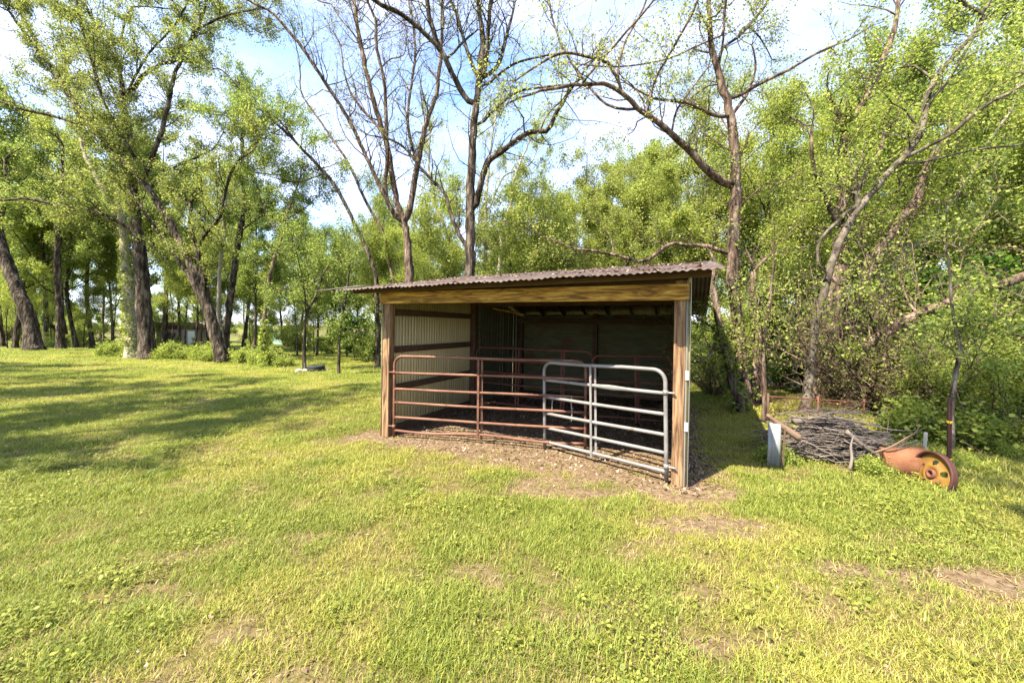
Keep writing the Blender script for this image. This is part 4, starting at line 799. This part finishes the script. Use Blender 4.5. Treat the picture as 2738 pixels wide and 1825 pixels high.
# ------------------------------------------------------------------ things right of the shed
# brush pile
bx, by = pos(2235, 5.45); bz = gz1(bx, by)
pile = empty('brush_pile', (bx, by, bz), math.radians(-14)); tag(pile, 'heap of grey cut branches stacked beside the shed', 'brush pile')
protos = []
for i in range(14):
    L_ = random.uniform(.7, 1.5); n = 7; xs = np.linspace(-L_ / 2, L_ / 2, n); p = np.stack([xs, np.cumsum(rng.normal(0, .018, n)), np.cumsum(rng.normal(0, .016, n))], 1); p[:, 1:] -= p[:, 1:].mean(0)
    r0 = random.choice((.007, .009, .011, .014, .018)); mb = MB(); mb.add(*tube1(p, [r0, r0 * .5], 6)); protos.append(mb.mesh('stick', 'stick'))
def in_pile():
    while True:
        x = random.uniform(-.72, .72); h = .70 * (1 - (abs(x + .12) / .86) ** 1.8); y = random.uniform(-.38, .38); hh = h * (1 - (abs(y) / .46) ** 2)
        if hh > .04: return x, y, random.uniform(0.015, hh)
for i in range(260):
    x, y, z_ = in_pile(); o = link('stick', random.choice(protos), None, pile); s = random.uniform(.4, .85); o.scale = (s, 1, 1)
    o.location = (x * .78, y, z_); o.rotation_euler = (random.uniform(0, 6), random.gauss(0, .13) + (.22 if x > .3 else 0), random.gauss(0, .30) + (math.pi if random.random() < .5 else 0))
B = np.array([in_pile() for _ in range(420)]); d = np.stack([rng.choice((-1, 1), 420), rng.normal(0, .5, 420), rng.normal(0, .25, 420)], 1)
Pt, Rt = twigs(B, d, rng.uniform(.2, .6, 420), rng.uniform(.003, .006, 420), 5, .22, 0); mb = MB(); mb.add(*tubes(Pt, Rt, 4, False)); tag(mb.build('small_twigs', 'stick', pile), kind='stuff')
# long loose branches sticking out of the pile
def loose(name, pts, r, mat, label, cat='branch', sides=8):
    W_ = np.array([at(*p) for p in pts]); b = W_.mean(0); mb = MB(); mb.add(*[a - (b if i == 0 else 0) for i, a in enumerate(tube1(W_, r, sides, 12, .12))])
    o = mb.build(name, mat); o.location = b; return tag(o, label, cat)
loose('log', [(2050, 1108, 5.25), (2085, 1135, 5.2), (2140, 1172, 5.1)], [.022, .04, .045], 'log', 'tan peeled log slanting up the left end of brush pile', 'log')
loose('log', [(2122, 1126, 5.5), (2180, 1122, 5.5), (2245, 1128, 5.5), (2290, 1140, 5.5)], [.045, .05, .045, .03], 'stick', 'grey log lying along the top of the brush pile', 'log')
loose('branch', [(2262, 1152, 5.1), (2300, 1185, 5.05), (2340, 1212, 5.0), (2362, 1225, 4.95)], [.03, .028, .024, .018], 'stick', 'grey branch sloping down the right side of brush pile')
loose('branch', [(2272, 1255, 4.78), (2278, 1225, 4.85), (2275, 1192, 4.95), (2282, 1165, 5.0)], [.018, .017, .013, .008], 'stick', 'forked upright stick leaning on the front of brush pile')
loose('branch', [(2230, 1115, 5.3), (2300, 1128, 5.15), (2380, 1148, 5.0), (2450, 1150, 4.95)], [.012, .011, .008, .004], 'stick', 'long thin switch sticking out right from the pile top')
loose('branch', [(2330, 1212, 4.9), (2380, 1195, 4.75), (2420, 1172, 4.7), (2455, 1148, 4.7), (2447, 1120, 4.7)], [.013, .012, .01, .007, .004], 'log', 'thin tan branch lying across the rusty drum')
# white metal sheet offcut leaning at the left end of the pile
px_, py_ = pos(2069, 5.0); e = empty('metal_sheet', (px_, py_, gz1(px_, py_) - .02)); tag(e, 'narrow ribbed white metal offcut leaning on the brush pile', 'metal sheet')
xs = np.array([-.075, -.06, -.03, -.018, -.006, .03, .05, .062, .075]); ys = np.array([0, .0, .0, -.014, 0, 0, -.014, -.0, .0]); k = len(xs)
V = np.concatenate([np.stack([xs, ys, np.zeros(k)], 1), np.stack([xs * .95, ys + .10, np.full(k, .57)], 1)]); i = np.arange(k - 1)
o = link('panel', mesh_np('panel', V, np.stack([i, i + 1, i + 1 + k, i + k], 1), 'siding_grey', False), None, e); md = o.modifiers.new('s', 'SOLIDIFY'); md.thickness = .003
box('edge_strip', e, .08, .10, -.01, .0, 0, .55, 'timber_dark', .002); e.rotation_euler = (0, .06, -.35)
# chain link fence
F0 = at(2054, 1059, 7.3); F1 = at(2310, 1074, 7.9)
fe = empty('wire_fence', (F0[0], F0[1], gz1(F0[0], F0[1]))); tag(fe, 'low rusty chain link fence with sagging top rail behind brush pile', 'fence'); fb = np.array(fe.location)
mb = MB(); mb.add(*tube1(np.array([F0, (F0 + F1) / 2 + [0, 0, -.008], F1]) - fb, [.012], 8, 9)); mb.build('top_rail', 'rust_pipe', fe)
for t in (0, .5, 1):
    p = F0 + (F1 - F0) * t; mb = MB(); mb.add(*tube1(np.array([[p[0], p[1], gz1(p[0], p[1]) - .1], [p[0], p[1], p[2] + .06]]) - fb, [.02, .02], 8)); mb.build('fence_post', 'rust_pipe' if t else 'timber_dark', fe)
mb = MB(); Lf = np.linalg.norm(F1 - F0); Hf = .55; sp_ = .055; n = int((Lf + Hf) / sp_)
for i in range(n):
    for sgn in (1, -1):
        s0 = i * sp_ - (Hf if sgn > 0 else 0); a0, a1 = s0, s0 + sgn * Hf
        if sgn < 0: a0, a1 = s0, s0 - Hf
        lo, hi = min(a0, a1), max(a0, a1)
        if hi < 0 or lo > Lf: continue
        def pt(s, h): q = F0 + (F1 - F0) * (s / Lf); return [q[0] - fb[0], q[1] - fb[1] + .01 * sgn, q[2] - fb[2] - h]
        pts = []
        for s, h in ((a0, 0), (a1, Hf)): pts.append((s, h))
        (s1, h1), (s2, h2) = pts
        if s1 < 0: h1 += (0 - s1) / (s2 - s1) * (h2 - h1); s1 = 0
        if s2 < 0: h2 = h1 + (0 - s1) / (s2 - s1) * (h2 - h1); s2 = 0
        if s1 > Lf: h1 += (Lf - s1) / (s2 - s1) * (h2 - h1); s1 = Lf
        if s2 > Lf: h2 = h1 + (Lf - s1) / (s2 - s1) * (h2 - h1); s2 = Lf
        mb.add(*tube1([pt(s1, h1), pt(s2, h2)], [.0015], 4))
tag(mb.build('wire_mesh', 'rust_pipe', fe), kind='stuff')
# rusty post with yellow straps (steel U channel)
qx, qy = pos(2535, 4.55); e = empty('steel_post', (qx, qy, gz1(qx, qy))); tag(e, 'rusty maroon steel fence post wrapped with two yellow straps', 'post')
prof = [(-.028, -.018), (-.022, -.022), (-.010, .006), (.010, .006), (.022, -.022), (.028, -.018), (.014, .014), (-.014, .014)]; k = len(prof); zs_ = [-.25, .0, .45, .93]
V = np.array([[x, y, z] for z in zs_ for (x, y) in prof]); Fq = [(r * k + i, r * k + (i + 1) % k, (r + 1) * k + (i + 1) % k, (r + 1) * k + i) for r in range(3) for i in range(k)]
Fq += [(24 + 1, 24 + 2, 24 + 7, 24 + 0), (24 + 2, 24 + 3, 24 + 6, 24 + 7), (24 + 3, 24 + 4, 24 + 5, 24 + 6)]
link('channel', mesh_np('channel', V, Fq, 'maroon_post', False), None, e); e.rotation_euler = (0, .02, .25); e.scale = (.85, .85, 1.06)
for z_ in (.66, .25):
    mb = MB(); tt = np.linspace(0, 2 * np.pi, 17); ring = np.stack([.033 * np.cos(tt), -.002 + .028 * np.sin(tt), np.full(17, z_) + .004 * np.sin(tt)], 1)
    Vr = np.concatenate([ring + [0, 0, -.014], ring + [0, 0, .014]]); i = np.arange(16); o = link('strap', mesh_np('strap', Vr, np.stack([i, i + 1, i + 18, i + 17], 1), 'yellow_strap', False), None, e); o.modifiers.new('s', 'SOLIDIFY').thickness = .003
    box('strap_tail', e, .03, .06, -.008, -.004, z_ - .012, z_ + .012, 'yellow_strap', .001)
# pale wooden stake
qx, qy = pos(2468, 5.0); e = tag(box('wooden_stake', None, -.022, .022, -.012, .012, -.1, .46, 'stake_wood', .004), 'pale weathered wooden stake behind the rusty drum', 'stake'); e.location = (qx, qy, gz1(qx, qy)); e.rotation_euler = (.03, .06, .3)
# rusty drum: a shallow steel tub on its side with rolled rim and ribs
qx, qy = pos(2418, 4.78); dr = empty('rusty_drum', (qx, qy, gz1(qx, qy))); tag(dr, 'rusty orange steel drum half sunk in weeds by the brush pile', 'drum')
tt = np.linspace(0, 2 * np.pi, 33)[:-1]
def revolve(profile, closed=False):
    V = np.array([[x, r * math.cos(t), r * math.sin(t)] for (x, r) in profile for t in tt]); k = 32; m = len(profile)
    return V, [(r * k + i, r * k + (i + 1) % k, (r + 1) * k + (i + 1) % k, (r + 1) * k + i) for r in range(m - 1) for i in range(k)]
V, Fq = revolve([(-.20, .001), (-.20, .17), (-.195, .187), (-.18, .187), (-.17, .178), (-.07, .178), (-.06, .186), (-.05, .178), (.07, .178), (.08, .186), (.09, .178), (.17, .178), (.18, .187), (.195, .187), (.20, .175), (.185, .165), (.18, .001)])
V[:, 2] *= 1 + .06 * np.sin(V[:, 0] * 9); o = link('drum_shell', mesh_np('drum_shell', V, Fq, 'rust_plate'), None, dr); o.location = (0, 0, .15); o.rotation_euler = (0, -.12, -.55)
mb = MB(); mb.add(*tube1([(.215, .0, .15), (.22, .05, .20), (.22, .02, .30), (.19, -.05, .31)], [.008], 6, 12)); ho = mb.build('handle', 'rust_pipe', dr); ho.rotation_euler = (0, 0, -.55)
# yellow steel wheel, half sunk, leaning
qx, qy = pos(2494, 4.42); wh = empty('farm_implement', (qx, qy, gz1(qx, qy))); tag(wh, 'old yellow steel implement disc with dark rim leaning on rusty post', 'implement')
RW = .25
def annulus_disc():
    bm = bmesh.new(); holes = [(.0, .0, .055)] + [(.135 * math.cos(a), .135 * math.sin(a), .034) for a in np.arange(5) * 2 * math.pi / 5 + .3]
    # polar grid with cells inside a hole removed
    nr, na = 22, 96; vs = [[bm.verts.new((0, RW * .93 * (i + .5) / nr * math.cos(a), RW * .93 * (i + .5) / nr * math.sin(a))) for a in np.arange(na) * 2 * math.pi / na] for i in range(nr)]
    for i in range(nr - 1):
        for j in range(na):
            q4 = [vs[i][j], vs[i][(j + 1) % na], vs[i + 1][(j + 1) % na], vs[i + 1][j]]; c = sum((v.co for v in q4), Vector()) / 4
            if any((c.y - hy) ** 2 + (c.z - hz) ** 2 < hr * hr for hy, hz, hr in holes): continue
            bm.faces.new(q4)
    for v in bm.verts:
        r = math.hypot(v.co.y, v.co.z); v.co.x = .02 * math.exp(-((r - .09) / .035) ** 2) - .02 * (r / RW)
    bmesh.ops.delete(bm, geom=[v for v in bm.verts if not v.link_faces], context='VERTS'); me = bpy.data.meshes.new('disc'); bm.to_mesh(me); bm.free(); me.materials.append(MATS['yellow_paint']); return me
M = Matrix.Rotation(math.radians(173), 4, 'Z') @ Matrix.Rotation(math.radians(-10), 4, 'Y'); M.translation = (0, 0, .14)
o = link('wheel_disc', annulus_disc(), None, wh); o.matrix_local = M; o.modifiers.new('s', 'SOLIDIFY').thickness = .006
V, Fq = revolve([(-.035, RW * .93), (-.03, RW), (-.02, RW + .006), (.0, RW - .008), (.02, RW + .006), (.03, RW), (.035, RW * .94), (.02, RW * .92), (-.02, RW * .91), (-.035, RW * .93)])
o = link('rim', mesh_np('rim', V, Fq, 'maroon_post'), None, wh); o.matrix_local = M
V, Fq = revolve([(-.03, .03), (-.03, .055), (.035, .05), (.035, .028), (-.03, .03)]); o = link('hub', mesh_np('hub', V, Fq, 'rust_pipe'), None, wh); o.matrix_local = M

# ------------------------------------------------------------------ small things on the lawn and far off
qx, qy = pos(845, 15.6); ty = empty('old_tyre', (qx, qy, gz1(qx, qy))); tag(ty, 'black tyre lying flat in grass near the forked young tree', 'tyre')
def torus(R_, r_, sq=1.0, n=28, m=10):
    a = np.arange(n) * 2 * np.pi / n; b = np.arange(m) * 2 * np.pi / m; A, Bq = np.meshgrid(a, b, indexing='ij')
    V = np.stack([(R_ + r_ * np.cos(Bq)) * np.cos(A), (R_ + r_ * np.cos(Bq)) * np.sin(A), sq * r_ * np.sin(Bq)], -1).reshape(-1, 3)
    return V, [(i * m + j, i * m + (j + 1) % m, ((i + 1) % n) * m + (j + 1) % m, ((i + 1) % n) * m + j) for i in range(n) for j in range(m)]
for z_, nm in ((.07, 'sidewall'), (.16, 'sidewall')):
    V, Fq = torus(.24, .10, .7); o = link(nm, mesh_np(nm, V, Fq, 'rubber'), None, ty); o.location = (0, 0, z_)
for k_, (px, py, r_) in enumerate([(797, 996, .12), (806, 999, .10), (816, 1000, .11), (800, 990, .09), (826, 1001, .08), (872, 998, .09)]):
    bm = bmesh.new(); bmesh.ops.create_icosphere(bm, subdivisions=2, radius=r_)
    for v in bm.verts: v.co *= random.uniform(.85, 1.12); v.co.z *= .65
    me = bpy.data.meshes.new('stone'); bm.to_mesh(me); bm.free(); me.materials.append(MATS['stone']); o = link('stone', me, None)
    Y = 15.2 + .1 * k_; x, y = pos(px, Y); o.location = (x, y, gz1(x, y) + r_ * .3); tag(o, 'pinkish grey stone at the foot of forked young tree', 'stone', 'stones at the foot of forked young tree')
# mint green trailer
tx, ty_ = pos(780, 58); tr = empty('camper_trailer', (tx, ty_, gz1(tx, ty_)), .12); tag(tr, 'pale mint green rounded camper trailer seen through the trees', 'trailer')
Lc, Hc, Wc = 4.4, 1.75, 2.0; pr = []
for (cx_, cz, a0, a1, rr_) in ((-Lc / 2 + .7, Hc - .7, 180, 90, .7), (Lc / 2 - .3, Hc - .3, 90, 0, .3), (Lc / 2 - .2, .2, 0, -90, .2), (-Lc / 2 + .4, .4, 270, 180, .4)):
    for t in np.linspace(math.radians(a0), math.radians(a1), 7): pr.append((cx_ + rr_ * math.cos(t), cz + rr_ * math.sin(t) + .35))
k = len(pr); bm = bmesh.new(); A_ = [bm.verts.new((x, -Wc / 2, z)) for x, z in pr]; B_ = [bm.verts.new((x, Wc / 2, z)) for x, z in pr]; bm.faces.new(A_); bm.faces.new(B_[::-1])
for i in range(k): bm.faces.new((A_[i], B_[i], B_[(i + 1) % k], A_[(i + 1) % k]))
bmesh.ops.recalc_face_normals(bm, faces=bm.faces[:]); me = bpy.data.meshes.new('body'); bm.to_mesh(me); bm.free(); me.materials.append(MATS['mint']); link('body', me, None, tr)
box('white_stripe', tr, -1.0, 2.1, -Wc / 2 - .012, -Wc / 2 - .002, 1.35, 1.85, 'white_paint', 0); box('window', tr, -1.75, -1.15, -Wc / 2 - .012, -Wc / 2 - .002, 1.1, 1.6, 'glass_dark', 0); box('window', tr, .3, 1.1, -Wc / 2 - .022, -Wc / 2 - .013, 1.42, 1.8, 'glass_dark', 0)
for sx in (-.2, .5):
    V, Fq = torus(.24, .10); o = link('wheel', mesh_np('wheel', V, Fq, 'rubber'), None, tr); o.rotation_euler = (math.pi / 2, 0, 0); o.location = (sx, -Wc / 2 + .1, .33)
# small outbuilding beyond the leaning tree
hx, hy_ = pos(505, 46); hs = empty('outbuilding', (hx, hy_, gz1(hx, hy_))); tag(hs, 'small brown outbuilding with pinkish roof beyond leaning tree', 'building')
zt = CAMH - (880 - HY) / F * 46 - gz1(hx, hy_)
box('wall', hs, -2.4, 2.4, -1.6, 1.6, -.3, zt, 'house_wall', .01); box('door', hs, 1.2, 2.0, -1.625, -1.603, -.2, 1.8, 'white_paint', .005); wq = box('window', hs, -1.2, -.2, -1.625, -1.603, .9, 1.6, 'glass_dark', .005)
for s in (-1, 1): beam('roof_slope', hs, (-2.7, s * .95, zt + .38), (2.7, s * .95, zt + .38), 2.2, .08, 'house_roof', (0, -s * .42, 1))
# pale farm building glimpsed through the trees on the right
hx, hy_ = pos(2560, 42); hs = empty('farm_building', (hx, hy_, gz1(hx, hy_))); tag(hs, 'long white building glimpsed through trees beyond the thicket', 'building')
box('wall', hs, -7, 7, -3, 3, -.5, 2.6, 'white_paint', .01)
for s in (-1, 1): beam('roof_slope', hs, (-7.3, s * 1.7, 3.2), (7.3, s * 1.7, 3.2), 3.8, .1, 'siding_grey', (0, -s * .4, 1))
for xw in (-5, -2, 1, 4): box('window', hs, xw, xw + 1, -3.03, -3.003, .9, 1.9, 'glass_dark', .01)

# ------------------------------------------------------------------ wood chips, straw, grass
def chipfield(n, uf, vf):
    u = uf(n); v = vf(n); x = Lp[0] + U2[0] * u + V2[0] * v; y = Lp[1] + U2[1] * u + V2[1] * v; return x, y
x1, y1 = chipfield(5200, lambda n: rng.uniform(.05, 4.4, n), lambda n: rng.uniform(-.3, 5.3, n) )
x2, y2 = chipfield(1500, lambda n: rng.normal(4.55, .12, n), lambda n: rng.uniform(-.2, 4, n))
x = np.r_[x1, x2]; y = np.r_[y1, y2]
tag(link('wood_chips', flakes(np.stack([x, y, gzn(x, y) + .008], 1), .022, .5, 'litter', 'wood_chips'), None), 'brown wood chips and dead leaves on shed floor', 'wood chips', kind='stuff')
n = 26000; y = rng.uniform(1.6, 8, n); x = rng.uniform(-1.3, 1.3, n) * y; b = bare(x, y); k = rng.random(n) < b * .8 + .03; x, y = x[k], y[k]
tag(link('dead_grass', flakes(np.stack([x, y, gzn(x, y) + .010], 1), .030, .35, 'grass_dry', 'dead_grass', .10), None), 'dry straw and dead leaves on bare soil', 'dead grass', kind='stuff')
n = 5000; y = rng.uniform(1.7, 9, n); x = rng.uniform(-1.3, 1.3, n) * y; b = bare(x, y); k = rng.random(n) < b * .5 + .05; x, y = x[k], y[k]
tag(link('leaf_litter', flakes(np.stack([x, y, gzn(x, y) + .014], 1), .014, .4, 'litter', 'leaf_litter', .6), None), 'small dead brown leaves scattered over the lawn', 'leaf litter', kind='stuff')

gcol = bpy.data.collections.new('grass_prototypes')
def tuft(i, nb, rad, h, wdt, mat, flat=.5):
    n = nb; c = np.stack([rng.normal(0, rad, n), rng.normal(0, rad, n), np.zeros(n) - .006], 1); a = rng.uniform(0, 6.28, n); hh = h * rng.uniform(.45, 1.3, n); le = rng.uniform(.15, 1.1, n) * flat
    d = np.stack([np.cos(a) * le, np.sin(a) * le, np.ones(n)], 1); d = unit(d); w = np.stack([-np.sin(a), np.cos(a), 0 * a], 1) * wdt
    mid = c + d * hh[:, None] * .55; tip = c + (d * hh[:, None]) + np.stack([np.cos(a), np.sin(a), -.5 + 0 * a], 1) * (hh * .28)[:, None]
    V = np.stack([c - w, c + w, mid + w * .8, mid - w * .8, tip], 1).reshape(-1, 3); b5 = np.arange(n)[:, None] * 5
    Fq = np.concatenate([b5 + [0, 1, 2, 3], b5 + [3, 2, 4, 4]]); 
    Fq = np.concatenate([np.stack([b5[:, 0], b5[:, 0] + 1, b5[:, 0] + 2], 1), np.stack([b5[:, 0], b5[:, 0] + 2, b5[:, 0] + 3], 1), np.stack([b5[:, 0] + 3, b5[:, 0] + 2, b5[:, 0] + 4], 1)])
    tn = np.clip(rng.normal(.5, .22, n), 0, 1); me = mesh_np('grass_tuft', V, Fq, mat, False, np.tile(tn, 3)); o = bpy.data.objects.new('grass_tuft_%02d' % i, me); gcol.objects.link(o)
def weed(i, n, rad, size, mat='weed_leaf'):
    c = np.stack([rng.normal(0, rad, n), rng.normal(0, rad, n), rng.uniform(.012, .055, n)], 1); a = rng.uniform(0, 6.28, n); s = size * rng.uniform(.6, 1.3, n); nn = unit(np.stack([rng.normal(0, .35, n), rng.normal(0, .35, n), np.ones(n)], 1)); d = unit(np.cross(nn, np.stack([np.cos(a), np.sin(a), 0 * a], 1))); w = np.cross(nn, d)
    V = np.stack([c - d * s[:, None], c - d * .3 * s[:, None] + w * .75 * s[:, None], c + d * .7 * s[:, None] + w * .5 * s[:, None], c + d * s[:, None], c + d * .7 * s[:, None] - w * .5 * s[:, None], c - d * .3 * s[:, None] - w * .75 * s[:, None]], 1).reshape(-1, 3)
    b = np.arange(n) * 6; Fq = np.concatenate([np.stack([b, b + 1, b + 2, b + 3], 1), np.stack([b, b + 3, b + 4, b + 5], 1)]); tn = np.clip(rng.normal(.55, .2, n), 0, 1)
    me = mesh_np('weed', V, Fq, mat, False, np.tile(tn, 2)); o = bpy.data.objects.new('grass_tuft_%02d' % i, me); gcol.objects.link(o)
for i in range(3): tuft(i, 66, .055, .046, .0019, 'grass_blade', 1.0)
for i in range(3, 6): tuft(i, 66, .055, .056, .0020, 'grass_lush', .9)
for i in range(6, 8): tuft(i, 44, .06, .042, .0016, 'grass_dry', 1.6)
for i in range(8, 10): weed(i, 30, .06, .0085)
weed(10, 18, .06, .012)
def scatter(n, y0, y1, kx, kb, sc):
    y = np.sqrt(rng.uniform(y0 ** 2, y1 ** 2, n)) if y0 > 0 else rng.uniform(y0, y1, n); x = rng.uniform(-1, 1, n) * (kx * np.maximum(y, 0) + 2.2); return x, y, np.full(n, sc)
X, Y, SC = map(np.concatenate, zip(scatter(2500, 0, 1.7, 1.35, 1, 1), scatter(16000, 1.7, 4, 1.45, 1, 1.0), scatter(25000, 4, 8, 1.45, 1, 1.1), scatter(19000, 8, 15, 1.45, 1, 1.5), scatter(15000, 15, 28, 1.4, 1, 2.2), scatter(6000, 28, 60, 1.2, 1, 3.5)))
B_ = bare(X, Y); Wd = wooded(X, Y); u, v = shed_uv(X, Y)
inside = (u > .0) & (u < 4.47) & (v > .25) & (v < 5.6)
keep = (rng.random(len(X)) < np.clip(1.08 - 1.15 * B_, .07, 1)) & (rng.random(len(X)) > Wd * .8) & ~inside & ((rng.random(len(X)) < .38) | (fbm(X, Y, 3.4) > .46))
X, Y, SC, B_ = X[keep], Y[keep], SC[keep], B_[keep]; n = len(X)
f1 = fbm(X, Y, .55); f2 = fbm(X + 40, Y - 13, 1.1); rn = rng.random(n)
pick = np.where(f1 + .1 * (X < -1) > .50 + .12 * (rn - .5), rng.integers(3, 6, n), rng.integers(0, 3, n))
pick = np.where(rn < .15 + .3 * B_ + .22 * (fbm(X + 5, Y * 1.3, 1.7) > .55), rng.integers(6, 8, n), pick)
pick = np.where((rng.random(n) < np.clip((f2 - .55) * 3, .03, .2)) & (Y < 9), rng.integers(8, 11, n), pick)
SC = SC * rng.uniform(.55, 1.35, n) * (.62 + .75 * fbm(X + 7, Y + 3, 3.1)) * (1 - .35 * B_) * np.where(Y < 9, 1 + .8 * np.clip((X - 3.0) / 2.5, 0, 1) * np.clip((Y - 3.2), 0, 1), 1)
me = bpy.data.meshes.new('grass'); me.vertices.add(n); me.vertices.foreach_set('co', np.stack([X, Y, gzn(X, Y)], 1).astype(np.float32).ravel())
for nm, tp, arr in (('rot', 'FLOAT', rng.uniform(0, 6.28, n)), ('scl', 'FLOAT', SC), ('pick', 'INT', pick)):
    a = me.attributes.new(nm, tp, 'POINT'); a.data.foreach_set('value', arr.astype(np.int32 if tp == 'INT' else np.float32))
me.update(); grass = tag(link('grass', me, None), 'short sunlit lawn grass with clover and dry tufts', 'grass', kind='stuff')
ng = bpy.data.node_groups.new('grass_scatter', 'GeometryNodeTree'); ng.interface.new_socket('Geometry', in_out='INPUT', socket_type='NodeSocketGeometry'); ng.interface.new_socket('Geometry', in_out='OUTPUT', socket_type='NodeSocketGeometry')
gn = ng.nodes; gi = gn.new('NodeGroupInput'); go = gn.new('NodeGroupOutput'); ip = gn.new('GeometryNodeInstanceOnPoints'); ci = gn.new('GeometryNodeCollectionInfo'); ci.inputs['Collection'].default_value = gcol; ci.inputs['Separate Children'].default_value = True; ci.inputs['Reset Children'].default_value = True
def na(nm, tp): q_ = gn.new('GeometryNodeInputNamedAttribute'); q_.data_type = tp; q_.inputs['Name'].default_value = nm; return q_.outputs['Attribute']
cx_ = gn.new('ShaderNodeCombineXYZ'); er = gn.new('FunctionNodeEulerToRotation'); gl = ng.links
gl.new(na('rot', 'FLOAT'), cx_.inputs[2]); gl.new(cx_.outputs[0], er.inputs[0]); gl.new(er.outputs[0], ip.inputs['Rotation']); gl.new(na('scl', 'FLOAT'), ip.inputs['Scale']); gl.new(na('pick', 'INT'), ip.inputs['Instance Index'])
gl.new(gi.outputs[0], ip.inputs['Points']); gl.new(ci.outputs[0], ip.inputs['Instance']); ip.inputs['Pick Instance'].default_value = True; gl.new(ip.outputs[0], go.inputs[0])
grass.modifiers.new('scatter', 'NODES').node_group = ng
